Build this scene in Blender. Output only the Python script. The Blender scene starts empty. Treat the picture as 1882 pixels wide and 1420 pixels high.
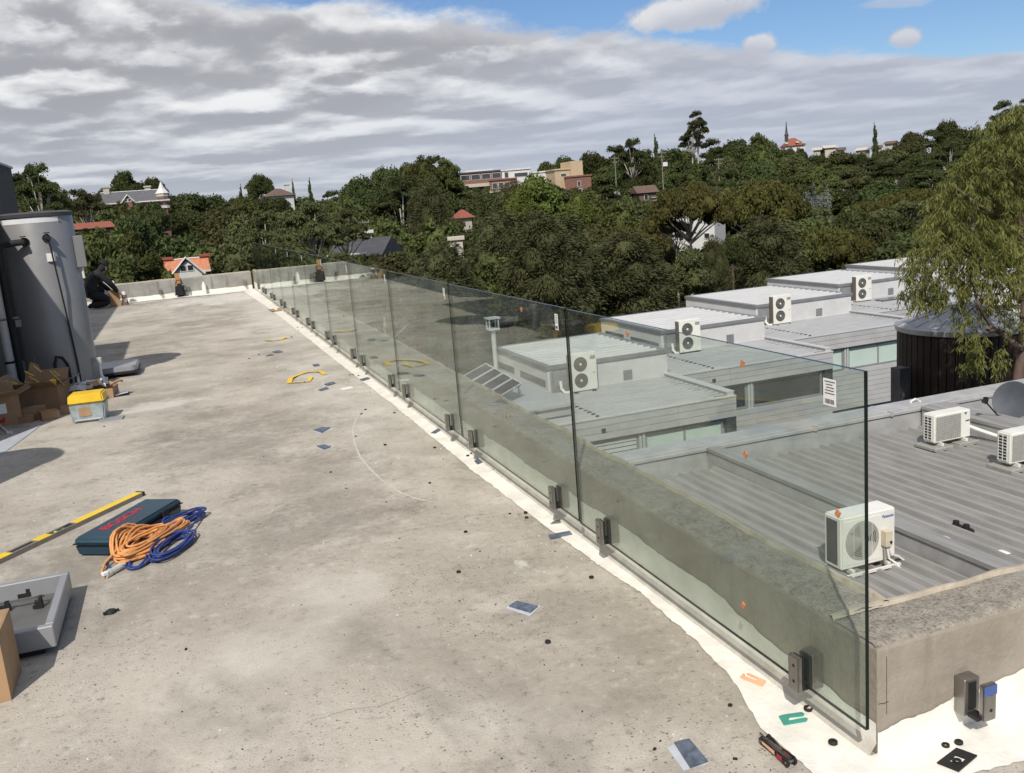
import bpy, bmesh, math, random
import numpy as np
from mathutils import Vector, Matrix, noise
random.seed(11); RNG = np.random.default_rng(5)
sc = bpy.context.scene; COL = sc.collection
PI = math.pi; rad = math.radians
U = random.uniform

# ------------------------------------------------------------------ camera
CAM = Vector((-1.68727, -1.94208, 1.65))
RX = Vector((0.936821, -0.340437, -0.080434))      # camera right, down, forward in world axes
RY = Vector((-0.141992, -0.159935, -0.976862))
RZ = Vector((0.319696, 0.926565, -0.198170))
FPX = 1700.0
cam_d = bpy.data.cameras.new('camera'); cam = bpy.data.objects.new('camera', cam_d); COL.objects.link(cam)
cam.matrix_world = Matrix(((RX.x, -RY.x, -RZ.x, CAM.x), (RX.y, -RY.y, -RZ.y, CAM.y), (RX.z, -RY.z, -RZ.z, CAM.z), (0, 0, 0, 1)))
cam_d.sensor_width = 36; cam_d.lens = 36 * FPX / 1882; cam_d.clip_start = 0.05; cam_d.clip_end = 9000
sc.camera = cam

def ray(px, py): return RX * ((px - 941) / FPX) + RY * ((py - 710) / FPX) + RZ
def at(px, py, d): return CAM + ray(px, py) * d                 # point at distance d along a sight line
def on_z(px, py, z=0.0):
    r = ray(px, py); return CAM + r * ((z - CAM.z) / r.z)
def on_y(px, py, y):
    r = ray(px, py); return CAM + r * ((y - CAM.y) / r.y)
def to_px(p):
    q = Vector(p) - CAM; z = q.dot(RZ)
    return 941 + FPX * q.dot(RX) / z, 710 + FPX * q.dot(RY) / z
def horizon(px): return 434 - .082 * (px - 918) - 66

# ------------------------------------------------------------------ sun and sky
SUN_AZ, SUN_EL = rad(28), rad(46)        # light travels towards +X/+Y and down
sun_d = bpy.data.lights.new('sun', 'SUN'); sun = bpy.data.objects.new('sun', sun_d); COL.objects.link(sun)
sdir = Vector((math.sin(SUN_AZ) * math.cos(SUN_EL), math.cos(SUN_AZ) * math.cos(SUN_EL), -math.sin(SUN_EL)))
sun.rotation_euler = sdir.to_track_quat('-Z', 'Y').to_euler()
sun_d.energy = 4.0; sun_d.angle = rad(0.6); sun_d.color = (1.0, 0.955, 0.88)

world = bpy.data.worlds.new('World'); sc.world = world; world.use_nodes = True
nt = world.node_tree; nt.nodes.clear()
class NG:                                                       # tiny node-graph helper
    def __init__(s, tree): s.t = tree
    def n(s, typ, **kw):
        nd = s.t.nodes.new(typ)
        for k, v in kw.items(): setattr(nd, k, v)
        return nd
    def put(s, sock, v):
        if isinstance(v, bpy.types.NodeSocket): s.t.links.new(v, sock)
        elif v is not None: sock.default_value = v
    def math(s, op, a, b=None, c=None, clamp=False):
        nd = s.n('ShaderNodeMath', operation=op, use_clamp=clamp)
        s.put(nd.inputs[0], a); s.put(nd.inputs[1], b); s.put(nd.inputs[2], c); return nd.outputs[0]
    def vmath(s, op, a, b=None):
        nd = s.n('ShaderNodeVectorMath', operation=op); s.put(nd.inputs[0], a); s.put(nd.inputs[1], b)
        return nd.outputs['Value'] if op in ('DOT_PRODUCT', 'LENGTH', 'DISTANCE') else nd.outputs[0]
    def noise(s, vec, scale, detail=4, rough=.55, dist=0, lac=2.0, out=0):
        nd = s.n('ShaderNodeTexNoise'); s.put(nd.inputs['Vector'], vec); nd.inputs['Scale'].default_value = scale
        nd.inputs['Detail'].default_value = detail; nd.inputs['Roughness'].default_value = rough
        nd.inputs['Distortion'].default_value = dist; nd.inputs['Lacunarity'].default_value = lac; return nd.outputs[out]
    def smooth(s, x, a, b, lo=0., hi=1.):
        nd = s.n('ShaderNodeMapRange', interpolation_type='SMOOTHSTEP'); s.put(nd.inputs['Value'], x)
        for k, v in zip(('From Min', 'From Max', 'To Min', 'To Max'), (a, b, lo, hi)): s.put(nd.inputs[k], v)
        return nd.outputs[0]
    def mix(s, f, a, b, mode='MIX'):
        nd = s.n('ShaderNodeMix', data_type='RGBA', blend_type=mode); s.put(nd.inputs[0], f)
        s.put(nd.inputs[6], (*a, 1) if isinstance(a, tuple) and len(a) == 3 else a)
        s.put(nd.inputs[7], (*b, 1) if isinstance(b, tuple) and len(b) == 3 else b); return nd.outputs[2]
    def xyz(s, x, y, z):
        nd = s.n('ShaderNodeCombineXYZ'); s.put(nd.inputs[0], x); s.put(nd.inputs[1], y); s.put(nd.inputs[2], z); return nd.outputs[0]
    def sep(s, v):
        nd = s.n('ShaderNodeSeparateXYZ'); s.put(nd.inputs[0], v); return nd.outputs

g = NG(nt)
sky = g.n('ShaderNodeTexSky', sky_type='NISHITA'); sky.sun_disc = False
sky.sun_elevation = SUN_EL; sky.sun_rotation = PI + SUN_AZ; sky.air_density = 1.0; sky.dust_density = .05; sky.ozone_density = 3.5
SKY_K = .10
tc = g.n('ShaderNodeTexCoord'); D = tc.outputs['Generated']; dx, dy, dz = g.sep(D)
zc = g.math('ADD', g.math('MAXIMUM', dz, 0.), .09)
u = g.math('DIVIDE', dx, zc); v = g.math('DIVIDE', dy, zc); uv = g.xyz(u, v, 0.)
# cloud space: azimuth runs along the deck, height is compressed towards the horizon as in a receding layer
B = g.math('DIVIDE', 1., g.math('ADD', g.math('MAXIMUM', dz, 0.), .12))
cs = g.xyz(g.math('MULTIPLY', dx, 5.2), g.math('MULTIPLY', dy, 5.2), B)
wob = g.noise(cs, 1.3, 3, .5, 0., 2., 1)
cw = g.vmath('ADD', cs, g.vmath('MULTIPLY', g.vmath('SUBTRACT', wob, (.5, .5, .5)), (.30, .30, .30)))
edge_n = g.noise(cw, 1.5, 6, .60)
e1 = g.math('ADD', g.math('MULTIPLY', g.math('MINIMUM', u, 2.3), .34), 3.04)
edge = g.math('SUBTRACT', e1, g.math('MULTIPLY', g.math('MAXIMUM', g.math('SUBTRACT', u, 2.6), 0.), .16))
over = g.math('ADD', g.math('SUBTRACT', v, edge), g.math('MULTIPLY', g.math('SUBTRACT', edge_n, .5), .95))
deck = g.smooth(over, -.06, .17)
left = g.smooth(g.math('ADD', u, g.math('MULTIPLY', edge_n, .7)), .80, .30)
leftc = g.math('MULTIPLY', left, g.smooth(g.noise(cw, .9, 6, .6), .34, .46))
puff = g.smooth(g.noise(g.xyz(u, v, 7.7), 1.5, 6, .58), .56, .64)
puff = g.math('MULTIPLY', puff, g.smooth(v, 2.9, 2.1))
solo_h = None; blobs = None
bn_ = g.noise(D, 34., 5, .62); bl_ = g.noise(D, 14., 3, .5)
for px_, py_, rw_, rh_, tl_ in ((1245, 26, 128, 29, -.17), (1395, 82, 36, 20, -.05), (1663, 68, 31, 18, -.05), (1640, 6, 55, 8, -.06)):
    c_ = ray(px_, py_).normalized(); a_ = RX * math.cos(tl_) + RY * math.sin(tl_); b_ = a_.cross(c_).normalized(); a_ = c_.cross(b_).normalized()
    if a_.dot(RX) < 0: a_ = -a_
    if b_.z < 0: b_ = -b_
    pa = g.math('DIVIDE', g.vmath('DOT_PRODUCT', D, tuple(a_)), rw_ / FPX); pb = g.math('DIVIDE', g.vmath('DOT_PRODUCT', D, tuple(b_)), rh_ / FPX)
    # subtract the centre's own coordinates (zero by construction) and weigh by facing the right half of the sky
    l = g.math('SQRT', g.math('ADD', g.math('POWER', pa, 2.), g.math('POWER', pb, 2.)))
    k = g.smooth(g.math('ADD', l, g.math('ADD', g.math('MULTIPLY', g.math('SUBTRACT', bn_, .5), 1.5), g.math('MULTIPLY', g.math('SUBTRACT', bl_, .5), 1.0))), 1.12, .55)
    k = g.math('MULTIPLY', k, g.math('GREATER_THAN', g.vmath('DOT_PRODUCT', D, tuple(c_)), .9))
    if rh_ < 10: k = g.math('MULTIPLY', k, .45)
    hh = g.math('MULTIPLY', k, g.smooth(g.math('ADD', pb, g.math('MULTIPLY', g.math('SUBTRACT', bl_, .5), 2.)), -.9, .5))
    blobs = k if blobs is None else g.math('MAXIMUM', blobs, k); solo_h = hh if solo_h is None else g.math('MAXIMUM', solo_h, hh)
cover = g.math('MAXIMUM', g.math('MAXIMUM', deck, leftc), g.math('MAXIMUM', puff, blobs))
# relief: thickness growing downwards from a top edge is a sunlit head, thinning is a grey base
h0 = g.noise(cw, 1.25, 3, .45); h1 = g.noise(g.vmath('ADD', cw, (.0, .04, .30)), 1.25, 3, .45)
f0 = g.noise(cw, 3.4, 5, .58); f1 = g.noise(g.vmath('ADD', cw, (.0, .01, .12)), 3.4, 5, .58)
rel = g.math('ADD', g.math('SUBTRACT', h1, h0), g.math('MULTIPLY', g.math('SUBTRACT', f1, f0), .42))
def billow(vec, scale):
    vo = g.n('ShaderNodeTexVoronoi', feature='F1'); g.put(vo.inputs['Vector'], vec); vo.inputs['Scale'].default_value = scale
    vo.inputs['Detail'].default_value = 1.; vo.inputs['Roughness'].default_value = .45; return g.math('SUBTRACT', 1., vo.outputs['Distance'])
cb = g.vmath('MULTIPLY', g.vmath('ADD', cs, g.vmath('MULTIPLY', g.vmath('SUBTRACT', g.noise(cs, 4.5, 4, .6, 0., 2., 1), (.5, .5, .5)), (.28, .28, .30))), (.85, .85, 1.))
b0 = billow(cb, 1.7); b1 = billow(g.vmath('ADD', cb, (0., .02, .13)), 1.7)
rel = g.math('ADD', rel, g.math('MULTIPLY', g.math('SUBTRACT', b1, b0), .62))
lit = g.smooth(rel, -.16, .18)
thick = g.smooth(h0, .46, .64)
cl = g.mix(lit, (.42, .425, .455), (.72, .73, .75))
cl = g.mix(g.math('MULTIPLY', g.smooth(rel, .07, .30), .85), cl, (.96, .955, .95))
cl = g.mix(g.math('MULTIPLY', g.math('MULTIPLY', thick, g.smooth(rel, .06, -.06)), .34), cl, (.31, .31, .34))
rim = g.smooth(over, .45, .05)
cl = g.mix(g.math('MULTIPLY', rim, .45), cl, (.80, .795, .795))
solo = g.math('MULTIPLY', blobs, g.smooth(deck, .8, .1))
cl = g.mix(g.math('MULTIPLY', solo, .9), cl, g.mix(solo_h, (.52, .54, .60), (.88, .87, .86)))
far = g.smooth(dz, .15, .02)
cl = g.mix(g.math('MULTIPLY', far, .55), cl, (.47, .52, .62))
right = g.smooth(u, .8, 3.0)
cl = g.mix(g.math('MULTIPLY', right, .52), cl, (.46, .50, .62))
blue = g.mix(1., sky.outputs[0], (SKY_K * .74, SKY_K * .84, SKY_K * .98, 1.), 'MULTIPLY')
final = g.mix(g.math('MULTIPLY', cover, .97), blue, cl)
bg = g.n('ShaderNodeBackground'); g.put(bg.inputs[0], final); bg.inputs[1].default_value = 1.0
out = g.n('ShaderNodeOutputWorld'); nt.links.new(bg.outputs[0], out.inputs[0])

world.cycles.sampling_method = 'MANUAL'; world.cycles.sample_map_resolution = 512
sc.view_settings.view_transform = 'Standard'; sc.view_settings.look = 'None'
sc.view_settings.exposure = 0.0; sc.view_settings.gamma = 1.0; sc.view_settings.use_curve_mapping = False
sc.cycles.max_bounces = 10; sc.cycles.transparent_max_bounces = 48; sc.cycles.glossy_bounces = 5
sc.cycles.diffuse_bounces = 3; sc.cycles.caustics_reflective = False; sc.cycles.caustics_refractive = False
sc.cycles.use_denoising = True

# ------------------------------------------------------------------ materials
MATS = {}
def mat(name, col, rough=.6, metal=0., var=.12, scale=6., bump=0., bscale=60., col2=None, spec=.4, rnd=0., stretch=None):
    if name in MATS: return MATS[name]
    m = bpy.data.materials.new(name); m.use_nodes = True; t = m.node_tree; q = NG(t)
    b = t.nodes['Principled BSDF']; tcn = q.n('ShaderNodeTexCoord'); vec = tcn.outputs['Object']
    if stretch: vec = q.vmath('MULTIPLY', vec, stretch)
    nz = q.noise(vec, scale, 5, .6)
    lo = tuple(c * (1 - var) for c in col); hi = tuple(min(1, c * (1 + var)) for c in (col2 or col))
    c = q.mix(q.smooth(nz, .3, .7), lo, hi)
    if rnd:
        oi = q.n('ShaderNodeObjectInfo'); hs = q.n('ShaderNodeHueSaturation'); q.put(hs.inputs['Color'], c)
        q.put(hs.inputs['Value'], q.math('ADD', q.math('MULTIPLY', oi.outputs['Random'], 2 * rnd), 1 - rnd)); c = hs.outputs[0]
    q.put(b.inputs['Base Color'], c); b.inputs['Metallic'].default_value = metal
    q.put(b.inputs['Roughness'], q.math('ADD', q.math('MULTIPLY', q.math('SUBTRACT', nz, .5), .25), rough))
    b.inputs['Specular IOR Level'].default_value = spec
    if bump:
        bn = q.n('ShaderNodeBump'); bn.inputs['Strength'].default_value = bump; bn.inputs['Distance'].default_value = .01
        q.put(bn.inputs['Height'], q.noise(vec, bscale, 4, .65)); q.put(b.inputs['Normal'], bn.outputs[0])
    MATS[name] = m; return m

def mat_floor():
    m = bpy.data.materials.new('concrete_floor'); m.use_nodes = True; t = m.node_tree; q = NG(t); b = t.nodes['Principled BSDF']
    vec = q.n('ShaderNodeTexCoord').outputs['Object']
    big = q.noise(vec, .55, 6, .62, .2); mid = q.noise(vec, 2.4, 7, .66, .1); fine = q.noise(vec, 22, 6, .72)
    grit = q.noise(vec, 120, 3, .7)
    c = q.mix(q.smooth(big, .34, .66), (.335, .298, .245), (.50, .455, .385))
    c = q.mix(q.math('MULTIPLY', q.smooth(mid, .50, .68), .60), c, (.585, .54, .465))
    c = q.mix(q.math('MULTIPLY', q.smooth(mid, .47, .31), .55), c, (.235, .207, .17))
    c = q.mix(q.math('MULTIPLY', q.smooth(fine, .53, .70), .45), c, (.62, .575, .50))
    c = q.mix(q.math('MULTIPLY', q.smooth(fine, .45, .30), .75), c, (.17, .15, .122))
    # exposed grit: dark pores in two sizes, thicker in worn areas
    worn = q.smooth(q.noise(vec, 1.9, 5, .6), .36, .62)
    vo = q.n('ShaderNodeTexVoronoi'); q.put(vo.inputs['Vector'], vec); vo.inputs['Scale'].default_value = 58
    pore = q.math('MULTIPLY', q.smooth(vo.outputs['Distance'], .30, .14), q.math('MULTIPLY', worn, q.smooth(q.noise(vec, 31, 2, .5), .50, .58)))
    c = q.mix(q.math('MULTIPLY', pore, .75), c, (.085, .076, .063))
    c = q.mix(q.math('MULTIPLY', q.math('MULTIPLY', q.smooth(grit, .44, .30), worn), .75), c, (.12, .105, .085))
    c = q.mix(q.math('MULTIPLY', q.smooth(grit, .57, .74), .30), c, (.70, .66, .58))
    # soft water stains
    st = q.noise(q.vmath('MULTIPLY', vec, (.85, .5, 1.)), 1.1, 6, .66, .25)
    c = q.mix(q.math('MULTIPLY', q.smooth(st, .52, .68), .55), c, (.20, .178, .15))
    # spilt render dust and coating smears, white
    sp = q.noise(vec, 1.7, 8, .72, 1.2)
    c = q.mix(q.math('MULTIPLY', q.smooth(sp, .62, .72), .55), c, (.66, .645, .60))
    x, y, z = q.sep(vec)
    lump = q.noise(vec, 5.5, 6, .68); lump2 = q.noise(vec, 1.6, 4, .6)
    for cx, cy, rx, ry, k, col in ((-1.6, 5.2, .75, .8, .55, (.17, .15, .125)), (-1.25, 5.7, .9, .5, .35, (.17, .15, .125)), (-1.27, 2.9, .55, .45, .45, (.17, .152, .13)), (-.95, 3.6, .5, .8, .35, (.18, .16, .135)), (-.4, 1.2, .35, .5, .30, (.17, .15, .125)),
                                   (-2.06, 7.3, .45, .28, .75, (.74, .715, .65)), (-1.18, 2.0, .30, .28, .45, (.66, .62, .54)), (-1.55, 1.55, .28, .30, .45, (.66, .62, .54)), (-1.74, 8.5, .6, .5, .4, (.66, .62, .55)), (-.9, 19.5, 1.4, 1.6, .8, (.74, .71, .64)), (-.35, 14.5, .5, 3., .6, (.70, .67, .60)), (-2.45, 6.7, .5, .3, .4, (.6, .57, .5))):
        dd = q.math('SQRT', q.math('ADD', q.math('POWER', q.math('DIVIDE', q.math('SUBTRACT', x, cx), rx), 2.), q.math('POWER', q.math('DIVIDE', q.math('SUBTRACT', y, cy), ry), 2.)))
        mk = q.smooth(q.math('ADD', dd, q.math('ADD', q.math('MULTIPLY', q.math('SUBTRACT', lump, .5), 2.6), q.math('MULTIPLY', q.math('SUBTRACT', lump2, .5), 1.6))), 1.15, .35)
        c = q.mix(q.math('MULTIPLY', mk, k * (.60 if col[0] < .3 else .62)), c, col)
    dust = q.math('MULTIPLY', q.smooth(x, -1.15, -.1), q.smooth(y, 2.6, 6.5))
    c = q.mix(q.math('MULTIPLY', dust, q.math('ADD', q.math('MULTIPLY', mid, .8), -.05), clamp=True), c, (.64, .62, .57))
    q.put(b.inputs['Base Color'], c); b.inputs['Roughness'].default_value = .9; b.inputs['Specular IOR Level'].default_value = .25
    bn = q.n('ShaderNodeBump'); bn.inputs['Strength'].default_value = .55; bn.inputs['Distance'].default_value = .012
    q.put(bn.inputs['Height'], q.math('ADD', q.math('ADD', q.math('MULTIPLY', fine, .5), q.math('MULTIPLY', grit, .4)), q.math('MULTIPLY', pore, -.4)))
    q.put(b.inputs['Normal'], bn.outputs[0]); return m

def mat_aggregate():
    m = bpy.data.materials.new('rough_aggregate'); m.use_nodes = True; t = m.node_tree; q = NG(t); b = t.nodes['Principled BSDF']
    vec = q.n('ShaderNodeTexCoord').outputs['Object']
    a = q.noise(vec, 95, 4, .75); s = q.noise(vec, 24, 6, .75); big = q.noise(vec, 2.9, 4, .6)
    c = q.mix(q.smooth(s, .35, .65), (.29, .255, .21), (.45, .40, .335))
    c = q.mix(q.math('MULTIPLY', q.smooth(a, .47, .34), .75), c, (.105, .092, .076))
    c = q.mix(q.math('MULTIPLY', q.smooth(a, .56, .70), .5), c, (.56, .53, .47))
    c = q.mix(q.math('MULTIPLY', q.smooth(big, .56, .62), .8), c, (.40, .37, .335))     # smooth mortar patches
    q.put(b.inputs['Base Color'], c); b.inputs['Roughness'].default_value = .92; b.inputs['Specular IOR Level'].default_value = .2
    bn = q.n('ShaderNodeBump'); bn.inputs['Strength'].default_value = .9; bn.inputs['Distance'].default_value = .012
    q.put(bn.inputs['Height'], q.math('ADD', a, q.math('MULTIPLY', s, .7))); q.put(b.inputs['Normal'], bn.outputs[0]); return m

def mat_render_wall():
    m = bpy.data.materials.new('cement_render'); m.use_nodes = True; t = m.node_tree; q = NG(t); b = t.nodes['Principled BSDF']
    vec = q.n('ShaderNodeTexCoord').outputs['Object']
    a = q.noise(vec, 3, 6, .65); s = q.noise(vec, 40, 4, .65); st = q.noise(q.vmath('MULTIPLY', vec, (1, 1, .12)), 9, 5, .7)
    c = q.mix(q.smooth(a, .32, .68), (.262, .226, .186), (.365, .318, .264))
    c = q.mix(q.math('MULTIPLY', q.smooth(st, .55, .75), .35), c, (.17, .16, .14))
    c = q.mix(q.math('MULTIPLY', q.smooth(s, .58, .75), .3), c, (.46, .43, .39))
    c = q.mix(q.math('MULTIPLY', q.smooth(s, .38, .25), .5), c, (.15, .135, .115))
    q.put(b.inputs['Base Color'], c); b.inputs['Roughness'].default_value = .9; b.inputs['Specular IOR Level'].default_value = .2
    bn = q.n('ShaderNodeBump'); bn.inputs['Strength'].default_value = .4; bn.inputs['Distance'].default_value = .01
    q.put(bn.inputs['Height'], s); q.put(b.inputs['Normal'], bn.outputs[0]); return m

def mat_weathered():
    m = bpy.data.materials.new('weathered_concrete'); m.use_nodes = True; t = m.node_tree; q = NG(t); b = t.nodes['Principled BSDF']
    vec = q.n('ShaderNodeTexCoord').outputs['Object']
    a = q.noise(vec, 2.2, 6, .65); st = q.noise(q.vmath('MULTIPLY', vec, (1, 1, .07)), 6.5, 6, .75); s_ = q.noise(vec, 24, 4, .65)
    c = q.mix(q.smooth(a, .32, .68), (.24, .232, .212), (.36, .348, .318))
    c = q.mix(q.math('MULTIPLY', q.smooth(st, .50, .68), .75), c, (.105, .102, .094)); c = q.mix(q.math('MULTIPLY', q.smooth(s_, .58, .75), .3), c, (.45, .43, .40))
    q.put(b.inputs['Base Color'], c); b.inputs['Roughness'].default_value = .92; b.inputs['Specular IOR Level'].default_value = .2; return m

def mat_glass():
    # clear toughened pane: both faces reflect by Schlick's law, the body takes a green tint, a film of site dust
    m = bpy.data.materials.new('balustrade_glass'); m.use_nodes = True; t = m.node_tree; q = NG(t); t.nodes.clear()
    geo = q.n('ShaderNodeNewGeometry')
    cosv = q.math('ABSOLUTE', q.vmath('DOT_PRODUCT', geo.outputs['Normal'], geo.outputs['Incoming']))
    F = q.math('ADD', q.math('MULTIPLY', q.math('POWER', q.math('SUBTRACT', 1., cosv, clamp=True), 5.), .955), .045)
    tr = q.n('ShaderNodeBsdfTransparent'); tr.inputs[0].default_value = (.872, .912, .886, 1)
    gl = q.n('ShaderNodeBsdfGlossy'); gl.inputs['Roughness'].default_value = .0; gl.inputs[0].default_value = (.93, .97, .95, 1)
    df = q.n('ShaderNodeBsdfDiffuse'); df.inputs[0].default_value = (.62, .66, .62, 1)
    vec = q.n('ShaderNodeTexCoord').outputs['Object']
    dust = q.math('ADD', q.math('MULTIPLY', q.smooth(q.noise(q.vmath('MULTIPLY', vec, (1, 1, .35)), 3.2, 6, .65), .4, .75), .045), .014)
    m1 = q.n('ShaderNodeMixShader'); q.put(m1.inputs[0], dust); t.links.new(tr.outputs[0], m1.inputs[1]); t.links.new(df.outputs[0], m1.inputs[2])
    m2 = q.n('ShaderNodeMixShader'); q.put(m2.inputs[0], F); t.links.new(m1.outputs[0], m2.inputs[1]); t.links.new(gl.outputs[0], m2.inputs[2])
    o = q.n('ShaderNodeOutputMaterial'); t.links.new(m2.outputs[0], o.inputs[0]); return m

def mat_leaf(name, dark, light, trans=.25, rnd=.30, nscale=.6, hue=.04):
    m = bpy.data.materials.new(name); m.use_nodes = True; t = m.node_tree; q = NG(t); t.nodes.clear()
    geo = q.n('ShaderNodeNewGeometry'); oi = q.n('ShaderNodeObjectInfo')
    vec = q.n('ShaderNodeTexCoord').outputs['Object']
    f = q.math('ADD', q.math('MULTIPLY', geo.outputs['Random Per Island'], .55), q.math('MULTIPLY', q.smooth(q.noise(vec, nscale, 3, .6), .3, .7), .45))
    c = q.mix(f, dark, light)
    hs = q.n('ShaderNodeHueSaturation'); q.put(hs.inputs['Color'], c)
    q.put(hs.inputs['Hue'], q.math('ADD', q.math('MULTIPLY', oi.outputs['Random'], hue), .5 - hue * .5))
    q.put(hs.inputs['Value'], q.math('ADD', q.math('MULTIPLY', oi.outputs['Random'], 2 * rnd), 1 - rnd))
    d = q.n('ShaderNodeBsdfPrincipled'); q.put(d.inputs['Base Color'], hs.outputs[0]); d.inputs['Roughness'].default_value = .65; d.inputs['Specular IOR Level'].default_value = .06
    tl = q.n('ShaderNodeBsdfTranslucent'); q.put(tl.inputs[0], hs.outputs[0])
    mx = q.n('ShaderNodeMixShader'); mx.inputs[0].default_value = trans
    t.links.new(d.outputs[0], mx.inputs[1]); t.links.new(tl.outputs[0], mx.inputs[2])
    o = q.n('ShaderNodeOutputMaterial'); t.links.new(mx.outputs[0], o.inputs[0]); return m

M_FLOOR = mat_floor(); M_AGG = mat_aggregate(); M_REND = mat_render_wall(); M_WEATH = mat_weathered(); M_GLASS = mat_glass()
M_EDGE = mat('glass_edge', (.004, .010, .008), .25, 0, .3, 3, spec=.25)
M_WHITE = mat('white_coating', (.79, .76, .69), .5, 0, .10, 7, .45, 22, spec=.3)
M_STEEL = mat('brushed_steel', (.30, .285, .265), .34, .85, .12, 30, stretch=(1, 1, .08))
M_DARKST = mat('dark_rubber', (.016, .015, .014), .6, 0, .2, 20)
M_TAPE = mat('blue_film', (.06, .12, .34), .35)
M_STICK = mat('sticker_white', (.80, .80, .78), .5, 0, .03)
M_INK = mat('print_black', (.03, .03, .03), .6)
M_CORK = mat('cork_orange', (.50, .20, .09), .8, 0, .2, 40)
M_ZINC = mat('zinc_grey_deck', (.295, .286, .274), .55, .05, .18, 2.2, .1, 8, stretch=(4., .35, 1), spec=.4)
M_ZINC2 = mat('zinc_flashing', (.41, .405, .40), .5, .05, .12, 2.5, spec=.4)
M_DKZINC = mat('dark_gutter', (.10, .098, .094), .6, .1, .2, 4)  # dark grey metal of the roof gutter
M_TROOF = mat('pale_metal_roof', (.42, .418, .415), .42, .1, .07, 2.5, spec=.4, stretch=(.4, 3, 1))
M_TROOFW = mat('white_metal_roof', (.52, .515, .505), .42, .05, .05, 2.5, spec=.4, stretch=(.4, 3, 1))
M_CLAD = mat('grey_cladding', (.46, .455, .45), .5, .05, .06, 1.5, rnd=.04)
M_BOXW = mat('pale_box_wall', (.60, .59, .58), .55, 0, .05, 1.5)
M_TRIM = mat('grey_metal_trim', (.27, .27, .275), .45, .3, .08, 4)
M_SLOT = mat('slot_window_grey', (.10, .102, .105), .25, 0, .1, 3, spec=.6)
M_WINF = mat('window_frame_grey', (.33, .34, .345), .4, .3, .06, 5)
M_PANE = mat('window_pane_dark', (.030, .036, .038), .06, 0, .3, 2, spec=.9)
M_BLIND = mat('mint_blind_pane', (.52, .62, .56), .18, 0, .04, 2, spec=.7)
M_LOUV = mat('louvre_pale', (.55, .58, .57), .3, 0, .08, 3)
M_ACW = mat('ac_white', (.78, .765, .70), .38, 0, .04, 3, spec=.45)
M_ACC = mat('ac_coil', (.055, .06, .062), .5, .3, .25, 60, stretch=(1, 1, .15))
M_ACG = mat('ac_grille', (.33, .325, .295), .5, .1, .1, 20)
M_ACF = mat('ac_fan_dark', (.12, .115, .103), .5, .1, .2, 8)
M_PVC = mat('white_pvc', (.74, .73, .68), .4, 0, .05, 5)
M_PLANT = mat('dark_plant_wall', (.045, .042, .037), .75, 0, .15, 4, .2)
M_TANKG = mat('grey_tank_steel', (.265, .26, .257), .40, .25, .05, 3, spec=.4)
M_BLACK = mat('black_lagging', (.018, .018, .018), .75, 0, .25, 20, .3)
M_CARD = mat('cardboard', (.33, .205, .115), .85, 0, .14, 5)
M_CARD2 = mat('cardboard_light', (.37, .235, .13), .85, 0, .12, 5)
M_YEL = mat('safety_yellow', (.78, .50, .03), .45, 0, .10, 8)
M_LEVEL = mat('level_yellow', (.80, .55, .03), .4, 0, .05, 6)
M_LEVSIDE = mat('level_grey_side', (.24, .22, .19), .5, .3, .12, 15)
M_CASE = mat('case_blue', (.016, .048, .074), .42, 0, .12, 12, .15, 200)
M_RED = mat('print_red', (.42, .02, .035), .5)
M_ORANGE = mat('cord_orange', (.64, .29, .10), .5, 0, .15, 12)
M_BLUEC = mat('cord_blue', (.028, .052, .20), .5, 0, .2, 12)
M_CLEAR = mat('plug_clear', (.55, .52, .46), .2, 0, .2, 12, spec=.7)
M_TUB = mat('tub_translucent', (.30, .35, .36), .3, 0, .25, 9, spec=.6)
M_HATCH = mat('hatch_grey', (.30, .305, .315), .42, .2, .06, 5)
M_HATCHIN = mat('hatch_inside', (.12, .12, .117), .55, .1, .15, 6)
M_FOAM = mat('foam_grey_blue', (.105, .125, .165), .55, 0, .35, 30, .3)
M_FOAMB = mat('foam_backing', (.50, .52, .56), .4, 0, .1, 12)
M_TEAL = mat('shim_teal', (.06, .30, .235), .5, 0, .1, 8)
M_SHIMO = mat('shim_orange', (.78, .43, .26), .5, 0, .08, 8)
M_TIMBER = mat('dark_timber', (.022, .013, .009), .7, 0, .35, 3, .3, 20, rnd=.25, stretch=(6, 6, .25))
M_DISH = mat('dish_grey', (.085, .095, .11), .5, .1, .1, 4)
M_SOLAR = mat('solar_cell', (.030, .034, .046), .5, 0, .2, 5, spec=.08)
M_FOIL = mat('foil_label', (.72, .72, .72), .35, 0, .05, 5)
M_PALEFR = mat('alloy_frame', (.62, .63, .62), .4, .3, .05, 5)
M_PAPER = mat('paper_white', (.75, .74, .71), .7, 0, .05)
M_WOOD = mat('timber_plank', (.42, .21, .09), .7, 0, .2, 6, stretch=(8, 1, 8))
M_BLKCL = mat('black_cloth', (.012, .012, .014), .85, 0, .3, 8, .4, 40)
M_SKIN = mat('skin', (.42, .26, .19), .55, 0, .06)
M_BARK = mat('bark_brown', (.115, .085, .065), .85, 0, .3, 3, .5, 25, stretch=(3, 3, .6))
M_BARKP = mat('bark_pale', (.40, .36, .31), .8, 0, .25, 2, .3, 18, stretch=(3, 3, .6))
M_SOIL = mat('hill_ground', (.020, .027, .010), .95, 0, .4, .05, col2=(.032, .038, .014))
M_LAWN = mat('lawn_green', (.085, .115, .030), .95, 0, .2, .4)
M_BRICK = mat('red_brick', (.20, .10, .075), .8, 0, .18, 3)
M_TILE = mat('orange_tile', (.50, .205, .11), .75, 0, .16, 4)
M_TILER = mat('red_tile', (.27, .085, .055), .75, 0, .16, 4)
M_SLATE = mat('slate_grey', (.115, .115, .125), .6, 0, .15, 3)
M_SLATED = mat('roof_dark', (.060, .058, .065), .55, 0, .2, 2)
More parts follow.
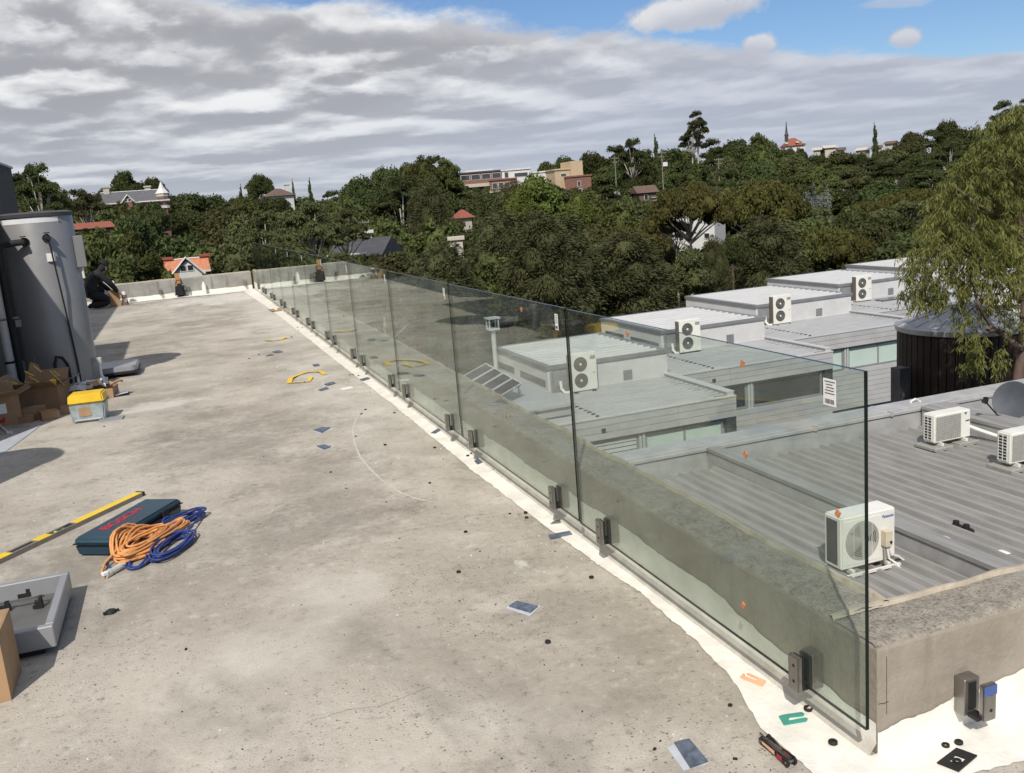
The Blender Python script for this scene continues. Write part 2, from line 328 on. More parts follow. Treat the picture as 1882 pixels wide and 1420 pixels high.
M_CREAM = mat('cream_wall', (.50, .46, .39), .75, 0, .06, 1.5)
M_HWHITE = mat('house_white', (.62, .61, .59), .7, 0, .05, 1.5)
M_TAN = mat('tan_wall', (.50, .39, .26), .75, 0, .08, 1.5)
M_BROWNR = mat('brown_roof', (.13, .085, .065), .75, 0, .2, 3)
M_POLE = mat('pole_timber', (.21, .19, .165), .8, 0, .2, 5)

# ------------------------------------------------------------------ mesh helpers
class MB:
    def __init__(s): s.v = []; s.f = []; s.m = []
    def add(s, vs, fs, mi=0, M=None):
        o = len(s.v)
        s.v += [tuple((M @ Vector(p)) if M else p) for p in vs]
        s.f += [tuple(i + o for i in f) for f in fs]; s.m += [mi] * len(fs); return s
    def box(s, c, d, mi=0, rz=0, M=None, taper=1.0):
        x, y, z = (k / 2 for k in d); T = Matrix.Translation(c) @ Matrix.Rotation(rz, 4, 'Z'); T = (M @ T) if M else T
        k = taper
        return s.add([(-x, -y, -z), (x, -y, -z), (x, y, -z), (-x, y, -z), (-x * k, -y * k, z), (x * k, -y * k, z), (x * k, y * k, z), (-x * k, y * k, z)],
                     [(0, 3, 2, 1), (4, 5, 6, 7), (0, 1, 5, 4), (1, 2, 6, 5), (2, 3, 7, 6), (3, 0, 4, 7)], mi, T)
    def span(s, a, b, mi=0, M=None):
        c = [(p + q) / 2 for p, q in zip(a, b)]; d = [abs(q - p) for p, q in zip(a, b)]; return s.box(c, d, mi, 0, M)
    def tube(s, pts, r, n=8, mi=0, closed=False, cap=True):
        pts = [Vector(p) for p in pts]; R = r if isinstance(r, (list, tuple)) else [r] * len(pts); N = len(pts); vs = []; fs = []
        up = Vector((0, 0, 1)); prev = None
        for i, p in enumerate(pts):
            t = (pts[(i + 1) % N] - pts[i - 1]) if closed else (pts[min(i + 1, N - 1)] - pts[max(i - 1, 0)])
            if t.length < 1e-9: t = Vector((0, 0, 1))
            t.normalize()
            if prev is None:
                a = t.cross(up); a = a if a.length > .05 else t.cross(Vector((1, 0, 0)))
            else: a = prev - t * prev.dot(t)
            if a.length < 1e-6: a = t.orthogonal()
            a.normalize(); b = t.cross(a); prev = a
            vs += [tuple(p + (a * math.cos(2 * PI * k / n) + b * math.sin(2 * PI * k / n)) * R[i]) for k in range(n)]
        for i in range(N if closed else N - 1):
            j = (i + 1) % N
            fs += [(i * n + k, i * n + (k + 1) % n, j * n + (k + 1) % n, j * n + k) for k in range(n)]
        if cap and not closed: fs += [tuple(range(n))[::-1], tuple((N - 1) * n + k for k in range(n))]
        return s.add(vs, fs, mi)
    def lathe(s, prof, n=24, c=(0, 0, 0), mi=0, cap=True, a0=0., a1=2 * PI):
        full = abs(a1 - a0 - 2 * PI) < 1e-6; K = n if full else n + 1; vs = []; fs = []
        for r, z in prof: vs += [(c[0] + r * math.cos(a0 + (a1 - a0) * k / n), c[1] + r * math.sin(a0 + (a1 - a0) * k / n), c[2] + z) for k in range(K)]
        for i in range(len(prof) - 1):
            for k in range(n):
                l = (k + 1) % K; fs.append((i * K + k, i * K + l, (i + 1) * K + l, (i + 1) * K + k))
        if cap and full:
            if prof[0][0] > 1e-6: fs.append(tuple(range(K))[::-1])
            if prof[-1][0] > 1e-6: fs.append(tuple((len(prof) - 1) * K + k for k in range(K)))
        return s.add(vs, fs, mi)
    def prism(s, poly, z0, z1, mi=0, M=None):
        n = len(poly)
        return s.add([(x, y, z0) for x, y in poly] + [(x, y, z1) for x, y in poly],
                     [tuple(range(n))[::-1], tuple(range(n, 2 * n))] + [(i, (i + 1) % n, n + (i + 1) % n, n + i) for i in range(n)], mi, M)
    def grid(s, rows, mi=0):
        n = len(rows[0]); vs = [tuple(p) for r in rows for p in r]
        return s.add(vs, [(i * n + k, i * n + k + 1, (i + 1) * n + k + 1, (i + 1) * n + k) for i in range(len(rows) - 1) for k in range(n - 1)], mi)
    def mesh(s, name, mats, bevel=0, seg=1, smooth=False, angle=40):
        me = bpy.data.meshes.new(name); me.from_pydata(s.v, [], s.f); me.polygons.foreach_set('material_index', s.m)
        for k in (mats if isinstance(mats, (list, tuple)) else [mats]): me.materials.append(k)
        bm = bmesh.new(); bm.from_mesh(me)
        bmesh.ops.recalc_face_normals(bm, faces=bm.faces)
        if bevel:
            es = [e for e in bm.edges if len(e.link_faces) == 2 and e.calc_face_angle(0) > rad(30)]
            bmesh.ops.bevel(bm, geom=es, offset=bevel, segments=seg, affect='EDGES', clamp_overlap=True)
        bm.to_mesh(me); bm.free()
        if smooth:
            me.polygons.foreach_set('use_smooth', [True] * len(me.polygons)); me.set_sharp_from_angle(angle=rad(angle))
        return me
    def build(s, name, mats, parent=None, loc=None, rz=None, **kw):
        o = bpy.data.objects.new(name, s.mesh(name, mats, **kw)); COL.objects.link(o)
        if parent: o.parent = parent
        if loc is not None: o.location = loc
        if rz is not None: o.rotation_euler = (0, 0, rz)
        return o

def tag(o, label=None, cat=None, group=None, kind=None):
    for k, w in (('label', label), ('category', cat), ('group', group), ('kind', kind)):
        if w: o[k] = w
    return o
def thing(name, loc, label, cat, rz=0, group=None):
    o = bpy.data.objects.new(name, None); o.empty_display_size = .1; COL.objects.link(o); o.location = loc; o.rotation_euler = (0, 0, rz)
    return tag(o, label, cat, group)
KIDS = {}
def copy_tree(src, loc, rz, label, group=None):
    r = src.copy(); COL.objects.link(r); r.location = loc; r.rotation_euler = (0, 0, rz); r['label'] = label
    if group: r['group'] = group
    def rec(a, b):
        for ch in list(a.children):
            c = ch.copy(); COL.objects.link(c); c.parent = b; rec(ch, c)
    rec(src, r); return r
def mesh_obj(name, me, parent=None, loc=None, rot=None):
    o = bpy.data.objects.new(name, me); COL.objects.link(o)
    if parent: o.parent = parent
    if loc is not None: o.location = loc
    if rot is not None: o.rotation_euler = rot
    return o
def text_mesh(txt, size, ext, mt, shear=0, bold=0):
    cu = bpy.data.curves.new('lettering', 'FONT'); cu.body = txt; cu.size = size; cu.extrude = ext; cu.align_x = 'CENTER'; cu.align_y = 'CENTER'
    cu.offset = bold; cu.shear = shear
    o = bpy.data.objects.new('lettering', cu); COL.objects.link(o)
    dg = bpy.context.evaluated_depsgraph_get(); me = bpy.data.meshes.new_from_object(o.evaluated_get(dg))
    bpy.data.objects.remove(o); me.materials.clear(); me.materials.append(mt); return me
def fast_mesh(name, verts, quads, mats, mi=None):
    me = bpy.data.meshes.new(name); nv, nq = len(verts), len(quads)
    me.vertices.add(nv); me.vertices.foreach_set('co', np.ascontiguousarray(verts, dtype=np.float32).ravel())
    me.loops.add(nq * 4); me.loops.foreach_set('vertex_index', np.ascontiguousarray(quads, dtype=np.int32).ravel())
    me.polygons.add(nq); me.polygons.foreach_set('loop_start', np.arange(0, nq * 4, 4, dtype=np.int32))
    for k in mats: me.materials.append(k)
    if mi is not None: me.polygons.foreach_set('material_index', np.asarray(mi, dtype=np.int32))
    me.update(calc_edges=True); return me
def spot(px, py, z=0.0): return on_z(px, py, z)
# ================================================================== OUR ROOF
FW_Y = 21.65                                                  # far parapet face
mb = MB()
mb.prism([(-10, -7), (9, -7), (9, 0.02), (.10, .02), (.10, FW_Y + .1), (-10, FW_Y + .1)], -.35, 0)
tag(mb.build('roof_floor', M_FLOOR), kind='structure')
mb = MB()
mb.prism([(-9.95, -6.9), (9.05, -6.9), (9.05, .21), (.23, .21), (.23, FW_Y + .2), (-9.95, FW_Y + .2)], -9.5, -.352)
tag(mb.build('terrace_building', M_REND), 'rendered building body under the bare concrete roof terrace', 'building')

def wall_top(y): return .345 + .0058 * max(0, y)
def ragged(t, amp, f, seed): return amp * (noise.noise((t * f, seed, 0)) + .5 * noise.noise((t * f * 2.7, seed, 4)))
def parapet(label, p0, dr, nrm, L, w, topf, seed, back_drop=.5, fine=6.0, fm=None):
    """concrete upstand: runs from p0 along dr, thickness w along nrm; rough aggregate top with a broken back edge"""
    root = thing('parapet_wall', p0, label, 'parapet wall')
    dr = Vector(dr); nrm = Vector(nrm); t = 0.; ts = []
    while t < L: ts.append(t); t += .03 if t < fine else .12
    ts.append(L)
    face, top, lip = [], [], []
    for t in ts:
        h = topf(t)
        P = lambda a, z: dr * t + nrm * a + Vector((0, 0, z))
        e = ragged(t, .006, 3, seed); b = ragged(t, .022, 2.2, seed + 3); hz = ragged(t, .006, 6, seed + 5)
        face.append([P(0, -.02), P(0, h * .5), P(0, h - .02), P(.003, h - .010 + e * .5)])
        top.append([P(.003, h - .010 + e * .5), P(.014 + e, h + hz * .4)] + [P(w * k, h + .010 * noise.noise((t * 9, k * 4, seed)) + .006 * noise.noise((t * 31, k * 14, seed))) for k in (.2, .4, .6, .8)] + [P(w + b, h - .004)])
        lh = .012 + ragged(t, .010, 1.7, seed + 9)
        lip.append([P(w + b - .001, h - .006), P(w + b + .004, h + max(.002, lh)), P(w + b + .020 + ragged(t, .012, 2.9, seed + 11), h + max(.0, lh) - .004), P(w + b + .03, h - .05), P(w + .03, -back_drop)])
    m = MB(); m.grid(face); m.build('wall_face', fm or M_REND, root)
    m = MB(); m.grid(top); m.build('rough_top', M_AGG, root, smooth=True, angle=60)
    m = MB(); m.grid(lip); m.build('mortar_edge', mat('pale_mortar', (.50, .43, .34), .9, 0, .2, 8, .5, 40), root)
    return root
pf = parapet('long concrete parapet upstand running behind the glass panels', (0, .19, 0), (0, 1, 0), (1, 0, 0), FW_Y - .19, .19, lambda t: wall_top(t + .19), 1)
pr = parapet('short concrete parapet with bare rough top at the right, one empty clamp on it', (0, .0, 0), (1, 0, 0), (0, 1, 0), 8.9, .186, lambda t: .341, 21)
m = MB(); m.grid([[(.0, .0, -.02), (.0, .0, .325), (.006, .004, .338)], [(.0, .1898, -.02), (.0, .1898, .325), (.006, .1898, .340)]]); m.build('end_face', M_REND, pr)
m = MB(); m.grid([[(.0 + .01 * k, .187 + .004 * noise.noise((k * .4, 3, 0)) - .004, .343), (.01 * k, .187 + .004 * noise.noise((k * .4, 3, 0)) + .002, .3455)] for k in range(18)]); m.build('mortar_joint', mat('pale_mortar', (.50, .43, .34), .9, 0, .2, 8, .5, 40), pr)
pfar = parapet('weathered grey concrete parapet across the far end of the roof', (-9.5, FW_Y, 0), (1, 0, 0), (0, 1, 0), 9.45, .18, lambda t: .43, 33, fine=0, fm=M_WEATH)
# corner bead line in the render
m = MB(); m.tube([(.034 + .002 * noise.noise((z * 30, 1, 0)), -.0002, z) for z in [k * .02 for k in range(6, 16)]], .0008, 5); m.build('render_crack', M_INK, pr)
m = MB(); m.tube([(.004 + k * .004, -.0006, .158 + .004 * noise.noise((k * .3, 0, 0))) for k in range(10)], .0010, 5); m.build('render_crack', M_INK, pr)
# vertical render seams on the long parapet
for yy in (.62, 2.62):
    m = MB(); m.box((-.0012, yy - .19, .20), (.002, .03, .26)); m.build('render_seam', M_REND, pf)

def sstep_(a, b_, x):
    t = min(1, max(0, (x - a) / (b_ - a))); return t * t * (3 - 2 * t)
# waterproof coating: sheet on the floor and a lick up the walls
EDGE = [(-.3, .22), (0, .218), (.27, .211), (.41, .169), (.54, .132), (.86, .075), (1.32, .06), (1.6, .078), (1.96, .088), (2.6, .10), (3.5, .11), (4.5, .105), (5.7, .10), (8.3, .12), (11.4, .13), (16, .16), (21.6, .25)]
def edge_w(y):
    for (a, b), (c, d) in zip(EDGE, EDGE[1:]):
        if a <= y <= c: return b + (d - b) * (y - a) / (c - a)
    return EDGE[-1][1]
rows = []; y = 0.
while y < FW_Y - .01:
    w = (1.0 + .25 * sstep_(.5, 1.0, y)) * edge_w(y) + ragged(y, .007, 2.5, 51) + ragged(y, .006, 14, 52) + ragged(y, .005, 45, 53)
    rows.append([(-w, y, .004), (-w * .6, y, .0045), (-.022 - ragged(y, .006, 4, 54), y, .005)]); y += .02 if y < 6 else .06
m = MB(); m.grid(rows)
rows = []; x = -.225
while x < 6:
    w = .19 + ragged(x, .030, 5, 61) + ragged(x, .012, 18, 62)
    if x < -.05: w = max(.004, .19 + 1.05 * (x + .05) + ragged(x, .012, 9, 64))
    rows.append([(x, -w, .004), (x, -w * .5, .0045), (x, -.0002, .005)]); x += .02 if x < 1.2 else .08
m.grid(rows)
coat = m.build('floor_coating', M_WHITE)
tag(coat, 'cream white waterproof coating painted along the foot of the parapets', 'coating')
rows = []; y = 0.
while y < FW_Y - .01:
    h = .10 + .085 * sstep_(.25, 1.0, y) + ragged(y, .022, 1.4, 71) + ragged(y, .009, 12, 72) + ragged(y, .004, 60, 73); rows.append([(-.002, y, .035), (-.003, y, h * .5), (-.003, y, h)]); y += .025 if y < 6 else .08
m = MB(); m.grid(rows)
strip_mb = MB(); strip_mb.grid([[(-.034 - ragged(k * .05, .004, 4, 54), k * .05, .0), (-.020, k * .05, .014), (-.001, k * .05, .038)] for k in range(int(FW_Y / .05))]); strip_mb.build('glass_shade_strip', mat('shade_strip_grey', (.50, .47, .41), .85, 0, .12, 14, .3, 60), pf, loc=(0, -.19, 0))  # added strip; its grey stands in for the glass shadow at the wall foot
rows = []; x = .0
while x < 6:
    h = .072 + .05 * min(1, x / .5) + ragged(x, .022, 3.2, 81) + ragged(x, .010, 19, 82)
    rows.append([(x, -.0022, .0), (x, -.003, h * .5), (x, -.003, h)]); x += .012 if x < 1.2 else .06
m.grid(rows); m.build('wall_coating', M_WHITE, coat)
rows = []; x = -9.4
while x < -.02:
    w = .32 + .35 * max(0, 1 + x / 3.2) + ragged(x, .16, 1.6, 91) + ragged(x, .06, 6, 92)
    rows.append([(x, FW_Y - w, .0085), (x, FW_Y - w * .5, .009), (x, FW_Y - .003, .009), (x, FW_Y - .0035, .10 + ragged(x, .02, 3, 95))]); x += .05
m = MB(); m.grid(rows); m.build('end_coating', M_WHITE, coat)

# ------------------------------------------------------------------ glass balustrade
ORD = ['nearest, with the free edge,', 'second', 'third', 'fourth', 'fifth', 'sixth', 'seventh', 'eighth', 'ninth', 'tenth', 'farthest']
JO = [-.037, 1.937, 3.87, 5.71, 7.58, 9.35, 11.14, 12.85, 14.6, 16.35, 18.1, 19.68]
GX = -.060
def sticker(parent, y, z, w, h, x):
    s = MB(); s.box((0, 0, 0), (.0012, w, h)); so = s.build('sticker', M_STICK, parent, (x, y, z))
    p = MB(); r = random.Random(int(y * 100))
    for k in range(5): p.box((-.0009, -w * .06 * r.random(), h * (.40 - .11 * k)), (.0006, w * r.uniform(.5, .85), h * .028))
    for k in range(9): p.box((-.0009, w * (-.34 + .085 * k), -h * .34), (.0006, w * r.uniform(.02, .055), h * .17))
    p.build('sticker_print', M_INK, so)
CLAMP_L = None
def clamp(y, label, empty=False, along='y'):
    """side fixed stainless clamp: stand-off block on the wall, slot for the pane, front plate with two screws"""
    global CLAMP_L
    r = thing('glass_clamp', (0, y, .155), label, 'glass clamp', 0, 'steel glass clamps along the parapets')
    m = MB(); m.box((-.022, 0, 0), (.040, .056, .116)); m.build('back_block', M_STEEL, r, bevel=.002)
    m = MB(); m.box((-.060, 0, -.044), (.034, .040, .024)); m.build('clamp_saddle', M_DARKST, r)
    m = MB(); m.box((-.085, 0, 0), (.018, .050, .116)); fp = m.build('front_plate', M_STEEL, r, bevel=.0035, seg=2)
    for z in (.028, -.024):
        m = MB(); m.lathe([(.0001, .0008), (.005, .0008), (.0055, 0)], 10); s = m.build('screw', M_DARKST, fp); s.location = (-.0945, -.004, z); s.rotation_euler = (0, -PI / 2, 0)
    for xx in (-.048, -.072):
        m = MB(); m.box((xx, 0, .004), (.006, .046, .100)); m.build('rubber_liner', M_DARKST, r)
    return r
EM = [('orange cork pad', .62), ('x', .3)]
for i in range(11):
    y0, y1 = JO[i] + .006, JO[i + 1] - .006; z0 = .112 + .002 * y0; z1 = 1.143 + .0016 * y0
    lab = f'{ORD[i]} clear frameless glass balustrade panel counting from the near corner'
    if i == 0: lab = 'nearest clear glass balustrade panel, its dark free edge and white sticker at right'
    r = thing('glass_balustrade', (GX, (y0 + y1) / 2, z0), lab, 'glass panel', 0, 'frameless glass balustrade panels')
    L = y1 - y0; H = z1 - z0; hl = L / 2; t = .006
    vs = [(sx * (t - e), sy * (hl - e), e2) for sx in (-1, 1) for sy, e2 in ((-1, .002), (1, .002), (1, H - .002), (-1, H - .002)) for e in (0,)]
    m = MB(); m.add(vs, [(0, 1, 2, 3), (7, 6, 5, 4)], 0); m.add(vs, [(0, 4, 5, 1), (1, 5, 6, 2), (2, 6, 7, 3), (3, 7, 4, 0)], 1)
    m.build('pane', [M_GLASS, M_EDGE], r)
    if i == 0: sticker(r, -hl + .135, H - .080, .052, .075, -t - .001)
    elif i < 9: sticker(r, -hl + .10, H - .075, .035, .075, -t - .001)
    rr = random.Random(i + 3)
    PADS = [(.518, 1.085), (.074, .724), (.559, .251), (.518, .788), (1.312, 1.095), (2.506, 1.09), (2.9, .45), (3.977, 1.05), (4.9, .62), (6.3, .95), (8.2, .55), (10.1, .9), (12.1, .7)]
    for (yy, zz) in PADS:
        if not (y0 < yy < y1): continue
        a, b = (yy - (y0 + y1) / 2), zz - z0
        m = MB(); m.box((-t - .002, a, b), (.004, .017, .020), M=Matrix.Translation((0, a, b)) @ Matrix.Rotation(rr.uniform(.2, .8), 4, 'X') @ Matrix.Translation((0, -a, -b))); m.build('cork_pad', M_CORK, r)
    for q, c in enumerate((.150, .862)):
        yc = JO[i] + c * (JO[i + 1] - JO[i])
        lb = f'steel clamp at the {("near", "far")[q]} end foot of the {ORD[i].split(",")[0]} glass panel'
        if CLAMP_L is None: CLAMP_L = clamp(yc, lb)
        else: copy_tree(CLAMP_L, (0, yc, .155 + .002 * yc), 0, lb)
# extra cork pads seen on the first panel
# empty clamp on the right hand parapet: same parts, front plate pulled aside
r = copy_tree(CLAMP_L, (.306, .0, .122), PI / 2, 'empty steel clamp on the right parapet with blue film on its plate')
for c in list(r.children):
    if c.name.startswith('clamp_saddle'): c.scale = (1, .8, .5); c.location = (0, 0, -.03)
    if c.name.startswith('rubber_liner'): bpy.data.objects.remove(c); continue
    if c.name.startswith('back_block'):
        m = MB(); m.box((-.0425, .0, .004), (.002, .028, .086)); m.build('clamp_slot', M_DARKST, c)
    if c.name.startswith('front_plate'):
        c.location = (.008, -.022, -.004)
        m = MB(); m.box((-.0950, .0, .040), (.0012, .047, .030)); m.build('protective_film', M_TAPE, c)
FARC = [(449, 512), (347, 537), (296, 540)]
for k, (px, py) in enumerate(FARC):
    p = on_y(px, py, FW_Y)
    copy_tree(CLAMP_L, (p.x, FW_Y, .16), PI / 2, ['empty steel clamp on the far parapet nearest the glass corner', 'empty steel clamp on the far parapet beside the plank and tool bag', 'empty steel clamp on the far parapet left of the tool bag'][k])

# ------------------------------------------------------------------ left side plant
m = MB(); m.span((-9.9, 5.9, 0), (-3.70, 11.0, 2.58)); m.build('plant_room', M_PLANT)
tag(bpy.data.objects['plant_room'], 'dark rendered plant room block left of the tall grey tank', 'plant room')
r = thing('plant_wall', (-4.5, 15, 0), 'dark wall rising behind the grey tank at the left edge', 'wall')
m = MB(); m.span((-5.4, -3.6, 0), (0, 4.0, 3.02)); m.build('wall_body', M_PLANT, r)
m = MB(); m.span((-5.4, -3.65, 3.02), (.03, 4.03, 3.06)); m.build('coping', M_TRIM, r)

def hot_tank(loc, label, full=True):
    r = thing('hot_water_tank', loc, label, 'water heater', 0, 'grey hot water tanks')
    R = .37; H = 1.88
    m = MB(); m.lathe([(R - .02, .0), (R - .02, .04), (R, .05), (R, H - .02), (R - .01, H)], 64); m.build('tank_body', M_TANKG, r, smooth=True)
    m = MB(); m.lathe([(R + .012, H - .012), (R + .016, H + .022), (R * .9, H + .04), (0.001, H + .05)], 48); m.build('tank_lid', M_SLATED, r, smooth=True)
    return r, R, H
T1, R, H = hot_tank((-3.06, 9.3, 0), 'tall grey cylindrical hot water tank at left with black valves')
def on_tank(a, z, off=0): return ((R + off) * math.cos(a), (R + off) * math.sin(a), z)
A0 = -PI / 2
m = MB(); m.lathe([(R + .0015, H - .075), (R + .0015, H - .025)], 24, cap=False, a0=A0 - .85, a1=A0 + .75); m.build('foil_label', M_FOIL, T1)
m = MB(); m.add([on_tank(A0 + .55 + dx_, z, .003) for dx_, z in ((-.10, H - .02), (.02, H - .02), (.30, H - .085), (.24, H - .085))], [(0, 1, 2, 3)]); m.build('label_flash', M_INK, T1)
def valve(a, z, nm):
    p = Vector(on_tank(a, z)); n = Vector((math.cos(a), math.sin(a), 0))
    m = MB(); m.tube([p - n * .01, p + n * .10], .022, 12); m.tube([p + n * .05 + Vector((0, 0, -.05)), p + n * .05 + Vector((0, 0, .045))], .016, 10)
    m.tube([p + n * .05 + Vector((0, 0, .05)), p + n * .05 + Vector((0, 0, .06))], .03, 12); m.tube([p + n * .002, p + n * .012], .042, 16)
    return m.build(nm, M_BLACK, T1, smooth=True), p + n * .07
v1, e1 = valve(A0 - .22, 1.62, 'tap_valve'); v2, e2 = valve(A0 + .33, 1.64, 'relief_valve')
m = MB(); q = Vector(e1); pts = [q, q + Vector((-.10, -.01, -.005)), q + Vector((-.20, -.02, -.02)), q + Vector((-.235, -.03, -.08)), q + Vector((-.24, -.03, -.5)), q + Vector((-.24, -.04, -.8)), q + Vector((-.235, -.04, -1.5))]
m.tube(pts, .033, 12); m.build('lagged_pipe', M_BLACK, T1, smooth=True)
m = MB(); m.tube([q + Vector((-.34, -.03, -.77)), q + Vector((-.16, -.05, -.765))], .014, 8); m.box(q + Vector((-.17, -.05, -.82)), (.05, .04, .07)); m.build('pipe_bracket', M_TRIM, T1)
q = Vector(e2); m = MB(); m.tube([q + Vector((0, 0, -.02)), q + Vector((.01, .0, -.1)), q + Vector((.03, .02, -.5)), Vector(on_tank(A0 + .50, .75, .02)), Vector(on_tank(A0 + .56, .3, .015)), Vector(on_tank(A0 + .58, .02, .015))], .009, 8); m.build('drain_cable', M_BLACK, T1, smooth=True)
m = MB(); m.box(Vector(on_tank(A0 + .36, 1.44, .02)), (.085, .02, .085)); m.build('warning_tag', M_PAPER, T1)
m = MB(); m.box(Vector(on_tank(A0 + 1.35, 1.47, .03)), (.10, .09, .34), rz=.2); m.build('control_box', M_TANKG, T1, bevel=.006)
m = MB(); m.tube([Vector(on_tank(A0 + 1.35, 1.3, .03)), Vector(on_tank(A0 + 1.37, 1.18, .03))], .014, 8); m.build('cable_gland', M_PVC, T1)
a = A0 + .1; m = MB(); m.tube([on_tank(a - .1, .12, .10), on_tank(a - .11, .32, .07), on_tank(a - .05, .40, .06), on_tank(a + .08, .38, .06), on_tank(a + .17, .3, .07), on_tank(a + .19, .05, .08)], .016, 10); m.build('braided_hose', M_BLACK, T1, smooth=True)
m = MB(); m.tube([on_tank(a - .1, .14, .10), on_tank(a - .1, .19, .095)], .022, 10); m.tube([on_tank(a + .19, .06, .08), on_tank(a + .19, .10, .08)], .022, 10); m.build('hose_fitting', M_STEEL, T1)
a = A0 + 1.25; m = MB(); m.tube([on_tank(a, .28, .05), on_tank(a, .10, .05), on_tank(a - .05, .06, .09), on_tank(a - .1, .0, .12)], .02, 10); m.tube([on_tank(a, .24, .05), on_tank(a, .30, .05)], .032, 12); m.build('overflow_pipe', M_PVC, T1, smooth=True)
hot_tank((-3.97, 4.2, 0), 'unseen second hot water tank added left of the view for its shadow')  # never in view; added to throw a shadow onto the floor

# white waste pipe and switch at the left edge
p0 = on_z(30, 728, .0); p1 = on_y(-4, 560, p0.y)
r = thing('waste_pipe', p0, 'white vertical waste pipe with a black strap at the left edge', 'pipe')
d = p1 - p0; m = MB(); m.tube([(0, 0, 0), (0, 0, .5), (0, 0, 1.5)], .046, 16); m.build('pipe_run', M_PVC, r, smooth=True)
m = MB(); m.tube([(0, 0, .36), (0, 0, .385)], .049, 16); m.build('pipe_strap', M_BLACK, r)
m = MB(); m.box((.12, .02, .30), (.05, .05, .14)); m.box((.125, .015, .19), (.03, .04, .10)); m.build('isolator_switch', M_TANKG, r, bevel=.004)

# ------------------------------------------------------------------ boxes and rubbish by the tank
def carton(loc, size, rz, label, light=False, open_=True, flaps=True):
    r = thing('cardboard_box', loc, label, 'cardboard box', rz); w, d, h = size; t = .006; M_ = M_CARD2 if light else M_CARD
    m = MB(); m.box((0, -d / 2 + t / 2, h / 2), (w, t, h)); m.box((0, d / 2 - t / 2, h / 2), (w, t, h)); m.box((-w / 2 + t / 2, 0, h / 2), (t, d - 2 * t, h)); m.box((w / 2 - t / 2, 0, h / 2), (t, d - 2 * t, h)); m.box((0, 0, t / 2), (w - 2 * t, d - 2 * t, t))
    m.build('box_walls', M_, r)
    if open_ and flaps:
        for sx, sy, an in ((0, -1, -.5), (0, 1, .9), (-1, 0, .7), (1, 0, -.4)):
            m = MB(); L_ = (w if sy else d) - .012; f = (d if sy else w) * .42
            T = Matrix.Translation((sx * w / 2, sy * d / 2, h)) @ (Matrix.Rotation(an * (1 if sy < 0 else 1), 4, 'X') if sy else Matrix.Rotation(an, 4, 'Y'))
            m.box((sx * f / 2, sy * f / 2, 0), (L_ if sy else f, f if sy else L_, t), M=T); m.build('flap', M_, r)
    if not open_:
        m = MB(); m.box((0, 0, h - t / 2 + .001), (w - 2 * t, d - 2 * t, t)); m.build('lid', M_, r)
        m = MB(); m.box((0, 0, h + .0026), (.05, d, .001)); m.build('packing_tape', M_CARD2, r)
    return r
b = carton((-3.40, 7.50, 0), (.30, .26, .27), .25, 'open brown carton with white label and red mark at left edge')
m = MB(); m.box((-.03, -.1312, .16), (.13, .001, .09)); m.build('carton_label', M_STICK, b)
m = MB(); m.box((-.02, -.1310, .05), (.05, .001, .035)); m.box((.0, -.1314, .065), (.02, .001, .04)); m.build('handling_mark', M_RED, b)
b = carton((-3.12, 8.05, .0), (.42, .34, .24), -.2, 'large open carton heaped with yellow strapping below the tank')
st = thing('yellow_strapping', (-3.12, 8.05, .2), 'tangle of yellow strapping spilling out of the large carton', 'strapping')
for k in range(9):
    m = MB(); c = [Vector((U(-.2, .2), U(-.17, .12), U(.0, .05)))]
    for _ in range(4): c.append(c[-1] + Vector((U(-.1, .1), U(-.06, .06), U(-.03, .09))))
    rows = [[p + Vector((0, -.011, 0)), p + Vector((0, .011, .004))] for p in c]; m.grid(rows); m.build('strap', M_YEL, st)
m = MB(); m.box((.13, -.13, .03), (.06, .05, .13)); m.build('strap_roll', M_YEL, st, bevel=.01)
m = MB(); m.add([(-.15, .1, .04), (.02, .12, .06), (.0, .13, .22), (-.07, .13, .26)], [(0, 1, 2, 3)]); m.build('torn_card', M_CARD2, st)
for k, (px, py, sz, rz, lb) in enumerate([(64, 771, (.19, .13, .11), .1, 'small brown packet between the labelled carton and the large carton'), (50, 777, (.13, .10, .06), -.2, 'smallest brown packet lying in front of the large carton'), (90, 772, (.15, .12, .08), .35, 'small brown packet right of the other two, near the tub')]):
    carton(spot(px, py) + Vector((0, .06, 0)), sz, rz, lb, False, False)
p = spot(166, 776); tub = thing('storage_tub', p + Vector((0, .12, 0)), 'see-through storage tub with bright yellow lid on the concrete', 'tub', -.1)
m = MB(); m.box((0, 0, .085), (.27, .20, .17), taper=1.1); m.build('tub_body', M_TUB, tub, bevel=.012, seg=2)
m = MB(); m.box((0, 0, .215), (.305, .235, .085), taper=.93); m.build('tub_lid', M_YEL, tub, bevel=.012, seg=2)
m = MB(); m.box((-.02, -.107, .1), (.10, .004, .08)); m.build('tub_label', M_CARD2, tub)
m = MB(); m.box((0, -.112, .03), (.22, .008, .012)); m.build('tub_handle', M_PALEFR, tub)
p = spot(128, 758); carton(p, (.14, .1, .07), .1, 'flat light brown box behind the yellow lidded tub', True, False)
p = spot(165, 735); b = carton(p + Vector((.02, .12, 0)), (.46, .30, .10), -.12, 'low brown tray of white packing scraps behind the tub', True, True, False)
sc_ = thing('packing_scraps', p + Vector((.02, .12, .1)), 'crumpled white paper and plastic scraps in the low tray', 'packing scraps')
for k in range(11):
    m = MB(); c = Vector((U(-.2, .26), U(-.13, .13), U(0, .05))); s = U(.04, .09)
    rows = [[c + Vector((s * (i - 1) + U(-.02, .02), s * (j - 1) * .8, U(-.02, .05))) for j in range(3)] for i in range(3)]
    m.grid(rows); m.build('paper_scrap', [M_PAPER, M_CARD2, M_PAPER, M_FOAM][k % 4], sc_)
